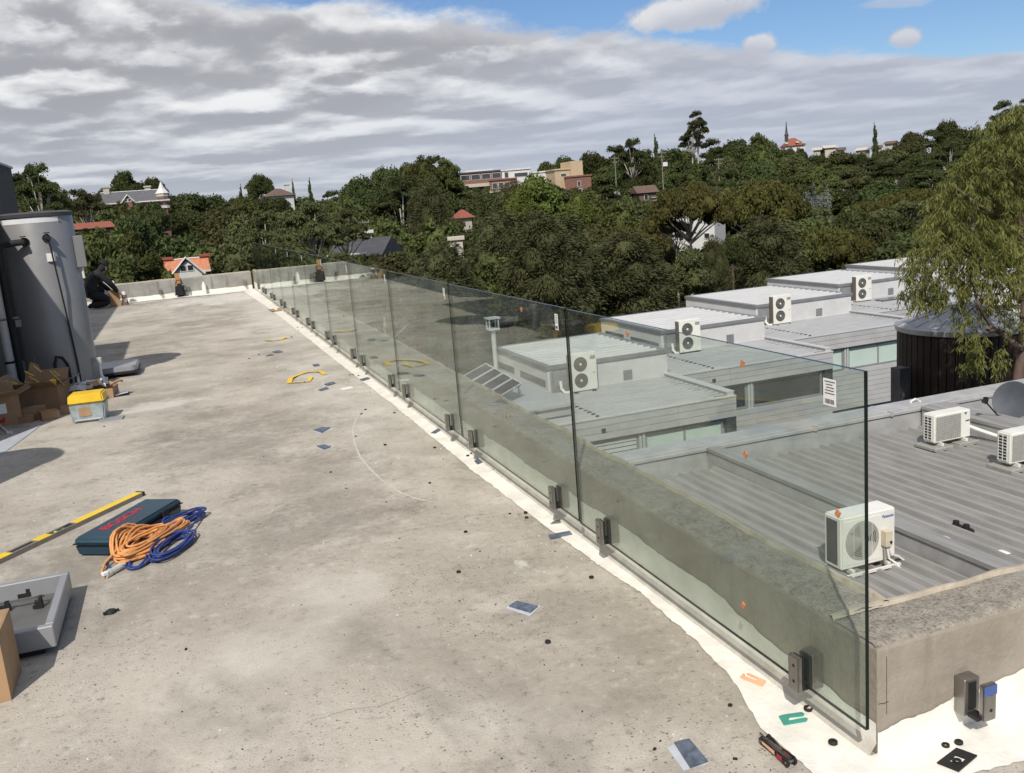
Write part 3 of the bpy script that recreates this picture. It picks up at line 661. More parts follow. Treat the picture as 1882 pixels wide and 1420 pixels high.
p = spot(128, 722); m = MB(); m.add([(0, 0, .0), (.14, .02, .0), (.12, .06, .2), (-.02, .04, .2)], [(0, 1, 2, 3)]); m.add([(0, .004, .0), (.14, .024, .0), (.12, .064, .2), (-.02, .044, .2)], [(0, 1, 2, 3)])
card = m.build('instruction_sheet', M_PAPER, None, p + Vector((0, .1, 0))); tag(card, 'white instruction sheet leaning between carton and tray', 'paper')
m = MB(); [m.box((.035 + k * .035, .022, .11 + .01 * k), (.02, .002, .07)) for k in range(2)]; m.build('sheet_print', M_INK, card)
r = thing('clear_plastic_sheet', spot(212, 727), 'thin clear plastic bag lying right of the packing tray', 'plastic bag')
m = MB(); m.grid([[(i * .05 - .12, j * .06 - .1, .015 + .035 * abs(noise.noise((i * .9, j * .9, 3)))) for j in range(5)] for i in range(6)]); m.build('crumpled_film', mat('plastic_film', (.45, .45, .43), .2, 0, .2, 9, spec=.8), r, smooth=True)
m = MB(); m.box((0, 0, .008), (.20, .12, .016)); tag(m.build('grey_drain_cover', M_HATCH, None, spot(205, 772) + Vector((0, .03, 0)), -.1), 'striped grey drain strip beside the yellow lidded tub', 'drain cover')
m = MB(); m.prism([tuple(spot(*q).xy) for q in ((0, 812), (75, 782), (52, 800), (0, 838))], .001, .006)
tag(m.build('plastic_offcut', M_FOAMB), 'pale grey sheet lying flat in front of the labelled carton', 'plastic sheet')
m = MB(); a_, b_ = spot(0, 786), spot(16, 798); m.tube([a_ + Vector((0, 0, .03)), b_ + Vector((0, 0, .012))], .009, 8); m.tube([b_ + Vector((-.01, .0, .012)), b_ + Vector((.03, -.01, .012))], .016, 8)
tag(m.build('white_cable_end', M_PVC), 'white cable end lying by the pale sheet at the left edge', 'cable')

# grey roof hatch lid behind the tank
r = thing('roof_hatch', (-2.60, 9.78, 0), 'closed grey hatch lid on the floor right of the tank', 'roof hatch', -.02)
m = MB(); m.box((0, 0, .05), (.62, .62, .02)); m.build('hatch_base', M_DARKST, r)
m = MB(); m.prism([(-.31, -.31), (.26, -.31), (.31, -.25), (.31, .26), (.26, .31), (-.31, .31)], .06, .125); m.build('hatch_lid', M_HATCH, r, bevel=.012, seg=2)
m = MB(); m.box((-.20, .40, .10), (.42, .09, .024), rz=.05); m.box((-.3, .40, .045), (.03, .06, .09)); m.box((-.05, .41, .045), (.03, .06, .09))
tag(m.build('timber_offcut', M_WOOD, None, (-2.62, 9.8, 0)), 'brown timber offcut propped behind the closed grey hatch lid', 'timber')

# upturned hatch lid, bottom left
r = thing('roof_hatch', (-2.68, 2.30, 0), 'open grey hatch lid lying upside down, black latches inside, bottom left', 'roof hatch')
x0, x1, y0, y1, zb, zt, t = -.36, .315, -.32, .32, .03, .122, .034
m = MB(); m.span((x0, y0, zb), (x1, y0 + t, zt)); m.span((x0, y1 - t, zb), (x1, y1, zt)); m.span((x1 - t, y0 + t, zb), (x1, y1 - t, zt)); m.span((x0, y0 + t, zb), (x0 + t, y1 - t, zt)); m.build('lid_rim', M_HATCH, r, bevel=.004)
m = MB(); m.span((x0 + t, y0 + t, zb), (x1 - t, y1 - t, zb + .012)); m.build('lid_panel', M_HATCHIN, r)
m = MB(); m.span((x0 + .03, y0 + .03, 0), (x1 - .05, y1 - .03, zb)); m.build('lid_underside', M_DARKST, r)
for (cx, cy, sx, sy, sz) in [(a_, b_, c_ * .62, d_ * .62, e_ * .5) for a_, b_, c_, d_, e_ in [(.12, .295, .09, .03, .05), (.05, .17, .10, .035, .05), (.20, .13, .05, .05, .07), (-.10, .17, .05, .04, .05), (-.04, .08, .05, .04, .06), (.20, .30, .04, .03, .035)]]:
    m = MB(); m.box((cx, cy, zb + .012 + sz / 2), (sx, sy, sz)); m.box((cx + sx * .3, cy, zb + .02 + sz), (sx * .3, sy * 1.1, .02)); m.box((cx - sx * .6, cy, zb + .02), (sx * .5, .012, .014)); m.build('latch', M_DARKST, r)
m = MB(); m.box((.11, .17, zb + .05), (.22, .01, .01)); m.build('latch_rod', M_STEEL, r)
b = carton((-2.70, 1.80 - .03, 0), (.40, .25, .262), 0, 'tan cardboard box cut off by the left edge, nearest the camera', True, False)
b.location = (-2.486 - .2, 1.643 + .125, 0)

# ------------------------------------------------------------------ tools on the floor
r = thing('spirit_level', (-2.50, 3.70, 0), 'long yellow spirit level lying on the concrete beside the tool case', 'spirit level', math.atan2(.727, .574))
m = MB(); m.span((-.62, -.030, .0), (-.12, .030, .026)); m.span((-.02, -.030, 0), (.62, .030, .026)); m.span((-.12, -.030, 0), (-.02, -.014, .026)); m.span((-.12, .014, 0), (-.02, .030, .026)); m.build('level_body', M_LEVSIDE, r)
for a, b_ in ((-.62, -.40), (-.22, -.125), (.06, .605)):
    m = MB(); m.span((a, -.029, .026), (b_, .029, .0275)); m.build('yellow_face', M_LEVEL, r)
m = MB(); m.span((-.39, -.012, .026), (-.24, .012, .0268)); m.span((-.02, -.018, .026), (.045, .018, .0268)); m.build('hand_slot', M_DARKST, r)
m = MB(); m.tube([(-.07, -.012, .014), (-.07, .012, .014)], .010, 10); m.build('bubble_vial', mat('vial_green', (.50, .66, .12), .15, spec=.8), r)
m = MB(); m.span((.605, -.031, 0), (.625, .031, .0275)); m.build('end_cap', M_DARKST, r)

CZ = -.560
cs = thing('tool_case', (-2.134, 3.40, 0), 'dark blue plastic power tool case with red lettering', 'tool case', CZ)
m = MB(); m.box((0, 0, .034), (.215, .63, .066), taper=1.06); m.build('case_base', M_CASE, cs, bevel=.012, seg=2)
m = MB(); m.box((0, 0, .086), (.238, .66, .032), taper=.95); m.build('case_lid', M_CASE, cs, bevel=.010, seg=2)
m = MB(); m.box((0, 0, .0690), (.240, .662, .004)); m.build('case_seam', M_DARKST, cs)
for yy in (-.15, .15):
    m = MB(); m.box((.120, yy, .066), (.012, .06, .045)); m.build('case_latch', M_DARKST, cs, bevel=.003)
o = mesh_obj('case_lettering', text_mesh('BOSCH', .100, .0006, M_RED, bold=.003), cs, (-.028, -.03, .1028), (0, 0, PI / 2)); o.scale = (1.02, .78, 1)
def coil(name, label, M_, loops, r_, tail, cat='extension cord'):
    root = thing(name, (loops[0][0], loops[0][1], 0), label, cat); m = MB(); pts = []
    ca, sa = math.cos(-CZ), math.sin(-CZ)
    def hz(x, y, base):
        dx_, dy_ = x + 2.134, y - 3.40; lx = dx_ * ca - dy_ * sa; ly = dx_ * sa + dy_ * ca
        o_ = max(abs(lx) - .121, (abs(ly) - .335)); k = min(1, max(0, 1 - o_ / .05)); return base + .104 * k * k * (3 - 2 * k)
    for (cx, cy, ang, a, b_, n, z0, dz_) in loops:
        for i in range(int(n * 26)):
            t = 2 * PI * i / 26; jj = i // 26; rj = random.Random(jj * 7 + int(cx * 1000)); ja = a * rj.uniform(.78, 1.08); jb = b_ * rj.uniform(.6, 1.15); jx = rj.uniform(-.018, .018); an = ang + rj.uniform(-.14, .14)
            ex, ey = ja * math.cos(t), jb * math.sin(t); x = cx + jx + ex * math.cos(an) - ey * math.sin(an); y = cy + jx * .5 + ex * math.sin(an) + ey * math.cos(an)
            pts.append((x, y, hz(x, y, r_ + z0 + dz_ * jj / max(1, n) + .006 * rj.random())))
    pts += tail
    sm = [Vector(p) for p in pts]
    for _ in range(2): sm = [sm[0]] + [(sm[i - 1] + sm[i] * 2 + sm[i + 1]) / 4 for i in range(1, len(sm) - 1)] + [sm[-1]]
    for i, p in enumerate(sm): sm[i] = Vector((p.x - root.location.x, p.y - root.location.y, max(p.z, r_)))
    m.tube(sm, r_, 7); m.build('cord', M_, root, smooth=True, angle=80); return root
P_ = lambda px, py, z=0.: spot(px, py, z)
lc = P_(258, 992, .06); tp = P_(326, 940, .11)
ang = math.atan2(tp.y - lc.y, tp.x - lc.x); mid = P_(304, 955, .11)
bl = P_(318, 1003, .02); b2 = P_(338, 958, .02)
cb = coil('extension_cord', 'blue extension cord coiled on the floor beside the tool case', M_BLUEC,
     [(bl.x, bl.y, ang + .30, .20, .075, 9, 0, .04), (b2.x, b2.y, ang - .05, .16, .055, 6, .01, .04), (bl.x - .16, bl.y - .10, ang + .6, .12, .05, 3, 0, .01)], .0055, [tuple(P_(200, 1022, .01)), tuple(P_(186, 1030, .01)), tuple(P_(190, 1040, .01)), tuple(P_(206, 1044, .01))], 'extension cord')
co = coil('extension_cord', 'orange extension cord coiled over the corner of the blue tool case', M_ORANGE,
     [(lc.x, lc.y, ang + .1, .195, .095, 12, 0, .05), (mid.x, mid.y, ang + .1, .19, .032, 8, .02, .03), (lc.x + .02, lc.y + .05, ang + .3, .17, .06, 4, .03, .03)], .0066,
     [tuple(P_(240, 975, .13)), tuple(P_(205, 1015, .04)), tuple(P_(184, 1042, .01)), tuple(P_(180, 1056, .01)), tuple(P_(192, 1060, .012))])
a_, b_ = P_(192, 1058, .015), P_(222, 1040, .02)
m = MB(); lp = lambda p: tuple(Vector((p.x - co.location.x, p.y - co.location.y, p.z)))
m.tube([lp(a_), lp(a_.lerp(b_, .35))], .019, 12); m.tube([lp(a_.lerp(b_, .4)), lp(b_)], .017, 12); m.tube([lp(b_), lp(b_ + (b_ - a_) * .25)], .010, 8); m.build('plug', M_CLEAR, co, smooth=True)
m = MB(); m.box(Vector(lp(a_)) + Vector((.004, -.004, .012)), (.03, .022, .018), rz=.6); m.build('plug_face', M_PAPER, co, bevel=.003)

# folding hex key set
a_, b_ = spot(1404, 1366), spot(1456, 1411); dv = (b_ - a_)
mt = thing('folding_key_set', (a_ + b_) / 2 + Vector((0, 0, .004)), 'black and orange folding hex key set with one key out', 'multi tool', math.atan2(dv.y, dv.x))
hl = dv.length / 2
for s in (-1, 1):
    pl = MB(); pl.prism([(x * hl * .88 + .012 * math.cos(t) * (1 if x > 0 else -1), .0125 * math.sin(t)) for x in (1, -1) for t in [(-PI / 2 + PI * k / 8) * 1 for k in range(9)]], -.0035, .0035)
    po = pl.build('side_plate', M_DARKST, mt, bevel=.0015); po.rotation_euler = (PI / 2, 0, 0); po.location = (0, s * .0125, .0128)
    m = MB(); m.prism([(-hl * .8, -.004), (hl * .1, -.006), (hl * .1, .006), (-hl * .8, .004)], 0, .0006, 0); o = m.build('orange_inlay', M_SHIMO, po); o.location = (.0, 0, .0036 * (1 if s < 0 else 1)); 
    m = MB(); m.box((hl * .45, 0, .0040), (.024, .014, .0008)); m.build('red_badge', M_RED, po)
for k in range(6):
    m = MB(); m.tube([(-hl * .85, -.0085 + k * .0034, .014 + .002 * (k % 2)), (hl * .80, -.0085 + k * .0034, .014 + .002 * (k % 3))], .0014, 6); m.build('folded_key', M_STEEL, mt)
for s in (-1, 1):
    m = MB(); m.tube([(s * hl * .9, -.018, .0128), (s * hl * .9, .018, .0128)], .004, 10); m.build('pivot_pin', M_STEEL, mt)
m = MB(); m.tube([(-hl * .9, .004, .014), (-hl * 1.5, .010, .010)], .0022, 6); m.build('open_key', M_DARKST, mt)

def flat(name, pts, z0, z1, M_, label, cat, group=None, parent=None):
    w = [spot(*p) for p in pts]; c = sum(w, Vector()) / len(w)
    m = MB(); m.prism([(p.x - c.x, p.y - c.y) for p in w], 0, z1 - z0); o = m.build(name, M_, parent, (c.x, c.y, z0))
    if label: tag(o, label, cat, group)
    return o
k8 = lambda l: [(1300 + x / 3.234, 1000 + y / 3.234) for x, y in l]
flat('packing_shim', k8([(425, 1035), (455, 1026), (560, 1011), (577, 1020), (570, 1032), (492, 1040), (478, 1050), (490, 1062), (578, 1044), (597, 1048), (590, 1064), (455, 1086)]), .005, .009, M_TEAL, 'teal horseshoe packing shim on the white coating near the first clamp', 'packing shim')
flat('packing_shim', k8([(195, 803), (215, 783), (225, 789), (216, 797), (290, 826), (300, 815), (234, 784), (242, 780), (350, 828), (325, 856)]), .005, .011, M_SHIMO, 'pale orange slotted packing shim on the white coating', 'packing shim')
gk = thing('rubber_gasket', spot(1758, 1400) + Vector((0, 0, .005)), 'square black rubber gasket with a square hole below the empty clamp', 'gasket')
W = [spot(*p) - gk.location for p in ((1722, 1406), (1757.6, 1379), (1796, 1393), (1762, 1422))]; I = [spot(*p) - gk.location for p in ((1744, 1404), (1756, 1392), (1776, 1399), (1764, 1409))]
for w_ in (W, I):
    for p in w_: p.z = 0
m = MB()
for k in range(4):
    j = (k + 1) % 4; q = [W[k], W[j], I[j], I[k]]
    m.prism([(p.x, p.y) for p in q], 0, .005)
m.build('gasket_plate', M_DARKST, gk)
def washer(p, d, label, ring=False, group='black rubber washers dropped on the roof'):
    h = d * .28
    if ring: prof = [(d * .30, 0), (d * .5, 0), (d * .5, h), (d * .30, h), (d * .30, 0)]
    else: prof = [(d * .14, 0), (d * .5, 0), (d * .5, h), (d * .42, h * 1.25), (d * .14, h * 1.2), (d * .14, 0)]
    m = MB(); m.lathe(prof, 16, cap=False); o = m.build('rubber_washer', M_DARKST, None, p, smooth=True); return tag(o, label, 'washer', group)
for px, py, d, lb, rg in [(1531, 1369, .027, 'black rubber washer on the coating between glass corner and folding key set', False), (1486, 1307, .029, 'open black ring on the coating behind the teal shim', True),
        (1738, 1374, .022, 'black washer left of the pair just above the square gasket', True), (1762, 1369, .024, 'black washer right of the pair just above the square gasket', False), (1759, 1404, .024, 'black ring lying inside the hole of the square gasket', True)]:
    p = spot(px, py); p.z = .006; washer(p, d, lb, rg)
CAPS = []
LBW = 'small black rubber cap scattered on bare concrete or coating along the glass'
for px, py, d in [(843, 1052, .021), (1087, 1062, .022), (856, 978, .020), (1007, 1181, .023), (966, 944, .020), (968, 952, .021), (708, 818, .022), (799, 823, .021), (790, 888, .017), (672, 753, .02), (664, 761, .02), (725, 759, .02), (834, 803, .02), (860, 839, .021), (867, 835, .02), (876, 834, .021), (909, 865, .02), (655, 668, .02), (649, 688, .018), (659, 691, .018), (643, 689, .018), (654, 802, .016), (608, 868, .016), (560, 702, .018), (476, 652, .02), (458, 659, .022), (536, 619, .022), (549, 607, .022), (556, 603, .022), (547, 602, .022), (1342, 1297, .015), (1165, 950, .014)]:
    p = spot(px, py); p.z = .0055 if p.x > -.14 else .001
    CAPS.append((p, washer(p, d, LBW, False, 'small black caps scattered on the roof')))
ON_ = ['nearest', 'second', 'third', 'fourth', 'fifth', 'sixth', 'seventh', 'eighth', 'ninth', 'tenth', 'eleventh', 'twelfth', 'thirteenth', 'fourteenth', 'fifteenth', 'sixteenth', 'seventeenth', 'eighteenth', 'nineteenth', 'twentieth', 'twenty first', 'twenty second']
for wh, sel in (('small black cap on the white coating', [q for q in CAPS if q[0].x > -.14]), ('small black cap on bare concrete', [q for q in CAPS if q[0].x <= -.14])):
    sel.sort(key=lambda q: (q[0] - CAM).length)
    for k, (p, o) in enumerate(sel): o['label'] = f'{wh}, {ON_[min(k, 21)]} from the camera'
def line(pts, w, M_, nm, label, cat, z=.0016, jit=.5):
    ws = [spot(*q) for q in pts]; sm = []
    for i in range(len(ws) - 1):
        for k in range(24): sm.append(ws[i].lerp(ws[i + 1], k / 24))
    rows = []
    for i, p in enumerate(sm):
        t = (sm[min(i + 2, len(sm) - 1)] - sm[max(0, i - 2)]).normalized(); n = Vector((-t.y, t.x, 0)); off = n * noise.noise((i * .21, len(pts), 1)) * .006; k = w * (.4 + jit * abs(noise.noise((i * .6, 5, len(pts)))) * 2)
        rows.append([p + off - n * k + Vector((0, 0, z)), p + off + n * k + Vector((0, 0, z))])
    m = MB(); m.grid(rows); tag(m.build(nm, M_), label, cat)
M_CRK = mat('crack_dark', (.15, .132, .108), .95); M_SCR = mat('scribe_pale', (.52, .48, .41), .95, 0, .15, 30)
line([(360, 1042), (440, 1024), (520, 1008), (600, 996), (690, 975)], .0022, M_SCR, 'scribed_joint', 'pale scribed line in the slab running right of the orange cord', 'joint')
line([(735, 976), (770, 972), (800, 966), (830, 962), (862, 948), (905, 944)], .0013, M_CRK, 'slab_crack', 'fine dark hairline crack in the slab left of the clamps', 'crack')
line([(560, 1330), (640, 1304), (700, 1298), (790, 1262)], .0010, M_CRK, 'slab_crack', 'hairline crack low in the near foreground slab', 'crack')
p = spot(204, 1126); m = MB()
m.lathe([(.0, .016), (.012, .017), (.022, .012), (.026, 0)], 9, cap=False); m.box((.026, .004, .006), (.016, .012, .010)); m.box((-.022, -.01, .006), (.014, .016, .012), rz=.5)
tag(m.build('rubber_plug', M_DARKST, None, p), 'black lump of rubber alone on the concrete below the orange cord', 'rubber plug')
def pad(pts, back, label, M_=M_FOAM, grp='grey blue foam pads on the roof'):
    o = flat('foam_pad', pts, .003, .009, M_, label, 'foam pad', grp)
    if back:
        w = [spot(*p) - o.location for p in back]; m = MB(); m.prism([(p.x, p.y) for p in w], -.0022, -.0004); m.build('pad_backing', M_FOAMB, o)
pad([(935.6, 1116), (949.6, 1107), (988.9, 1116), (975, 1127.6)], [(930, 1118), (947, 1104), (994, 1114), (974, 1133)], 'slate blue foam pad on white backing, alone in mid concrete')
pad([(1239.6, 1368), (1266.8, 1361), (1301, 1402), (1268.8, 1414)], [(1226, 1375), (1266, 1356), (1303, 1404), (1256, 1417)], 'slate blue foam pad with clear backing at the bottom edge')
pad([(1008, 985), (1047, 978), (1052, 984), (1011, 992)], None, 'long blue grey foam strip on the coating by the first joint')
pad([(577, 791), (593, 786), (608, 787), (592, 796)], [(576, 793), (598, 784), (614, 788), (590, 797)], 'farther of two blue foam pads lying together in mid roof')
pad([(582, 821), (596, 818), (609, 822), (596, 827)], [(579, 821), (596, 816), (612, 822), (596, 828)], 'nearer of two blue foam pads lying together in mid roof')
pad([(792, 797), (806, 788), (814, 790), (800, 798)], None, 'grey foam strip on the coating beside the third glass panel')
pad([(872, 849), (880, 842), (892, 849), (878, 855)], None, 'crumpled grey foam scrap at the foot of a clamp, second panel')
pad([(596, 707), (612, 702), (617, 705), (603, 709)], None, 'dark foam strip just right of the yellow strap')
pad([(585, 717), (600, 712), (605, 715), (590, 719)], [(578, 716), (598, 711), (606, 715), (590, 719)], 'pale backed foam strip nearest the yellow strap')
pad([(625, 715), (645, 711), (650, 714), (630, 718)], None, 'white foam strip right of the yellow strap', M_PAPER)
pad([(661, 698), (676, 694), (681, 697), (668, 701)], None, 'grey foam strip beside the coating edge, fourth panel')
pad([(574, 671), (584, 669), (588, 672), (578, 674)], None, 'small foam strip beyond the yellow strap')
pad([(500, 647), (512, 644), (520, 647), (508, 649)], None, 'dark flat strip in the far middle of the roof')
pad([(488, 655), (498, 651), (503, 653)], None, 'thin dark scrap in the far middle of the roof')
pad([(1018, 960), (1029, 957), (1031, 963), (1012, 965)], None, 'small grey metal strip under the clamp, first joint', M_STEEL)
def strap(pts, w, label, M_=M_YEL):
    ps = [spot(*p) for p in pts]; rows = []
    for i, p in enumerate(ps):
        t = (ps[min(i + 1, len(ps) - 1)] - ps[max(0, i - 1)]).normalized(); n = Vector((-t.y, t.x, 0)) * w / 2; z = .006 + .012 * (i % 2)
        rows.append([p - n + Vector((0, 0, z)), p + n + Vector((0, 0, z))])
    m = MB(); m.grid(rows); tag(m.build('strap_offcut', M_), label, 'strap')
strap([(531, 705), (535, 697), (549, 689), (565, 685), (582, 683), (590, 685), (597, 689)], .05, 'yellow strap offcut bent into a hook on the concrete')
strap([(531, 704), (550, 704), (567, 702), (573, 694)], .04, 'short yellow strap piece lying against the hooked one')
strap([(487, 626), (500, 627), (515, 625), (527, 621)], .06, 'yellow strap piece farther down the roof')
strap([(497, 568), (505, 573), (514, 572), (515, 567)], .10, 'orange packing scrap by the coating in the far distance', M_CARD2)
# old rope trail marks: thin smear of coating dribbled on the slab
tr = [(590, 690), (597, 715), (612, 735), (640, 745), (668, 753), (655, 770), (648, 790), (652, 815), (662, 840), (680, 862), (705, 885), (735, 905), (765, 917), (800, 924)]
ws = [spot(*p) for p in tr]; sm = []
for i in range(len(ws) - 1):
    for k in range(8): sm.append(ws[i].lerp(ws[i + 1], k / 8))
rows = []
for i, p in enumerate(sm):
    t = (sm[min(i + 3, len(sm) - 1)] - sm[max(0, i - 3)]).normalized(); n = Vector((-t.y, t.x, 0)) * max(.0015, .007 + .006 * noise.noise((i * .35, 2, 0)))
    rows.append([p - n + Vector((0, 0, .002)), p + n + Vector((0, 0, .002))])
m = MB(); m.grid(rows); tag(m.build('paint_dribble', mat('old_dribble', (.52, .49, .43), .9, 0, .1, 20)), 'pale curved dribble of coating across the concrete', 'paint mark')

# loose chips and grit
m = MB()
for _ in range(900):
    y = abs(random.gauss(0, 6.5)) ** 1.0; x = U(-3.2, -.05) if random.random() < .5 else -abs(random.gauss(.1, .55))
    if y > 21 or x < -3.4 : continue
    s = U(.0012, .0042) * (1 if random.random() < .93 else 2); a = U(0, 6.3)
    m.box((x, y - 1.2, s * .35), (s * U(.8, 2), s, s * .7), 0 if random.random() < .4 else 1, a) if (y - 1.2) > .0 or x < -.1 else None
tag(m.build('grit', [M_PAPER, M_DARKST]), 'loose grit and chips scattered over the roof slab', 'grit', kind='stuff')

# ------------------------------------------------------------------ far end of our roof
p = on_y(332, 540, FW_Y - .12)
r = thing('tool_bag', (p.x, FW_Y - .14, 0), 'dark tool bag on the floor against the far parapet', 'tool bag')
m = MB(); m.box((0, 0, .16), (.26, .22, .32), taper=.7); m.build('bag_body', M_BLKCL, r, bevel=.05, seg=2)
m = MB(); m.tube([(-.08, 0, .3), (-.05, 0, .40), (.05, 0, .40), (.08, 0, .3)], .012, 6); m.build('bag_handle', M_DARKST, r)
m = MB(); m.box((0, 0, .25), (.11, .03, .62)); tag(m.build('timber_plank', M_WOOD, None, (p.x - .02, FW_Y - .03, 0)), 'brown timber plank standing against the far parapet', 'timber')
m = MB(); m.lathe([(.05, 0), (.05, .22), (.03, .26), (.03, .30)], 12); tag(m.build('spray_can', M_PVC, None, (p.x + .55, FW_Y - .1, 0), smooth=True), 'white can standing right of the tool bag by the far parapet', 'can')
p = spot(213, 562)
b = carton(p, (.22, .2, .36), .1, 'upright orange brown carton beside the crouching person', True, False)
m = MB(); m.add([(0, 0, 0), (.3, .05, 0), (.3, .06, .55), (0, .01, .55)], [(0, 1, 2, 3)]); m.add([(0, .01, 0), (.3, .06, 0), (.3, .07, .55), (0, .02, .55)], [(0, 1, 2, 3)]); tag(m.build('white_board', M_PAPER, None, p + Vector((-.28, .35, 0))), 'white sheet propped behind the carton by the crouching person', 'board')
r = thing('hazard_marker', spot(231, 560), 'small red and white striped marker by the upright carton', 'marker')
for k in range(4):
    m = MB(); m.lathe([(.07 - k * .008, 0), (.065 - k * .008, .075)], 12); m.build('marker_band', M_BRICK if k % 2 == 0 else M_PAPER, r, (0, 0, .005 + k * .076))
p = spot(188, 564); m = MB(); m.lathe([(.0, 0), (.15, .0), (.13, .07), (.06, .12), (0., .13)], 12, cap=False); tag(m.build('white_bag', M_PAPER, None, p, smooth=True), 'crumpled white bag at the feet of the crouching person', 'bag')

# ------------------------------------------------------------------ the crouching worker
def skin_mesh(nodes, edges, root=0, sub=2):
    me = bpy.data.meshes.new('body_tmp'); me.from_pydata([n[0] for n in nodes], edges, []); o = bpy.data.objects.new('body_tmp', me); COL.objects.link(o)
    md = o.modifiers.new('skin', 'SKIN'); md.branch_smoothing = .4; md.use_smooth_shade = True
    sv = me.skin_vertices[0].data
    for i, n in enumerate(nodes): sv[i].radius = (n[1], n[2] if len(n) > 2 else n[1]); sv[i].use_root = (i == root)
    s = o.modifiers.new('sub', 'SUBSURF'); s.levels = sub; s.render_levels = sub
    dg = bpy.context.evaluated_depsgraph_get(); out_ = bpy.data.meshes.new_from_object(o.evaluated_get(dg)); bpy.data.objects.remove(o); return out_
N = [((0, 0, .36), .19, .17), ((.07, 0, .50), .19, .16), ((.17, 0, .64), .215, .165), ((.27, 0, .76), .20, .15), ((.35, 0, .83), .080), ((.40, 0, .86), .070), ((.44, 0, .89), .102, .098), ((.485, 0, .93), .098, .09),
     ((.28, .21, .74), .085), ((.42, .29, .54), .07), ((.56, .20, .38), .055), ((.61, .18, .32), .040), ((.655, .175, .28), .033),
     ((.28, -.21, .74), .085), ((.42, -.29, .54), .07), ((.56, -.20, .38), .055), ((.61, -.18, .32), .040), ((.655, -.175, .28), .033),
     ((.02, .13, .34), .135), ((.38, .19, .42), .105), ((.40, .19, .36), .098), ((.18, .18, .10), .075), ((.16, .18, .05), .062), ((.30, .19, .045), .052), ((.37, .19, .04), .040),
     ((.02, -.13, .34), .135), ((.34, -.21, .20), .105), ((.34, -.21, .12), .095), ((.04, -.20, .09), .072), ((-.06, -.20, .10), .06), ((-.08, -.20, .04), .048)]
E_ = [(0, 1), (1, 2), (2, 3), (3, 4), (4, 5), (5, 6), (6, 7), (3, 8), (8, 9), (9, 10), (10, 11), (11, 12), (3, 13), (13, 14), (14, 15), (15, 16), (16, 17), (0, 18), (18, 19), (19, 20), (20, 21), (21, 22), (22, 23), (23, 24), (0, 25), (25, 26), (26, 27), (27, 28), (28, 29), (29, 30)]
base = len(N)
for s, hand in ((1, 12), (-1, 17)):
    hx, hy, hz_ = N[hand][0]
    for k in range(5):
        f0 = len(N); dy_ = (k - 1.5) * .020 * s if k < 4 else -.035 * s; L_ = (.07, .08, .075, .06, .05)[k]
        N.append(((hx + .025, hy + dy_, hz_ - .02), .010)); N.append(((hx + .025 + L_ * .5, hy + dy_, hz_ - .03 - L_ * .4), .009)); N.append(((hx + .02 + L_ * .6, hy + dy_, hz_ - .03 - L_ * .9), .008))
        E_ += [(hand, f0), (f0, f0 + 1), (f0 + 1, f0 + 2)]
me = skin_mesh(N, E_); me.materials.clear()
for k in (M_BLKCL, M_SKIN): me.materials.append(k)
for p in me.polygons:
    c = p.center; p.material_index = 1 if ((c.x > .46 and c.z > .80) or (c.x > .59 and c.z < .36)) else 0
me.polygons.foreach_set('use_smooth', [True] * len(me.polygons))
pe = thing('person', (-3.66, 20.55, 0), 'worker in black clothes crouching at the far left by the parapet', 'person', .45)
mesh_obj('body', me, pe)
m = MB(); m.lathe([(.104, -.01), (.108, .03), (.095, .075), (.06, .105), (0.001, .115)], 18); o = m.build('cap', M_BLKCL, pe, smooth=True); o.location = (.455, 0, .945); o.rotation_euler = (0, .75, 0)
for s in (-1, 1):
    m = MB(); m.lathe([(.001, 0), (.010, .003), (.001, .006)], 8); o = m.build('eye', M_DARKST, pe, (.565, s * .035, .885))
m = MB(); m.lathe([(.018, 0), (.012, .02), (.002, .028)], 8); o = m.build('nose', M_SKIN, pe, (.57, 0, .865)); o.rotation_euler = (0, 1.9, 0)
# ================================================================== NEIGHBOUR WITH THE RIBBED METAL ROOF
ZN = -3.10
nb = thing('ribbed_roof_building', (.3, .3, -8.5), 'low building with grey ribbed metal deck roof beyond the parapet', 'building')
o3 = Vector(nb.location)
def nbp(mb, name, m, **k):
    o = mb.build(name, m, nb, **k); o.location = -o3; return o
m = MB(); m.span((.3, .3, -8.5), (17, 11.9, -3.35)); nbp(m, 'building_walls', M_ZINC2)
def rib_profile(w, pitch, rh, rw):
    pts = []; x = 0.
    while x < w - 1e-6:
        pts += [(x, 0), (x + pitch - rw - .03, 0), (x + pitch - rw - .012, rh), (x + pitch - .018, rh)]; x += pitch
    pts.append((w, 0)); return pts
pr_ = rib_profile(.8, .2, .058, .045)
m = MB(); m.grid([[(x, y, z) for x, z in pr_] for y in (0, 4, 8, 10.85)]); sheet_me = m.mesh('roof_sheet', M_ZINC)
x = .34; secs = [(.34, 6.36), (6.60, 10.96), (11.57, 17.0)]
for a, b_ in secs:
    n = max(1, int((b_ - a) / .8)); wd = (b_ - a) / n
    for k in range(n):
        o = mesh_obj('roof_sheet', sheet_me, nb, Vector((a + k * wd, .35, ZN + .001 * (k % 2))) - o3); o.scale = (wd / .8, 1, 1)
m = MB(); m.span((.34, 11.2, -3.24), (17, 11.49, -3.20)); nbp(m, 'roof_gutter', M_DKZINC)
for k, (a, b_) in enumerate([(.3, 6.38), (6.383, 11.0), (11.003, 17.0)]):
    m = MB(); m.span((a, 11.5, -3.3), (b_, 11.54, -2.86)); nbp(m, 'upstand_face', M_ZINC2)
    m = MB(); m.span((a, 11.47, -2.858), (b_, 11.56, -2.80)); m.span((a, 11.56, -2.90), (b_, 12.02, -2.77)); nbp(m, 'upstand_capping', M_ZINC2, bevel=.006)
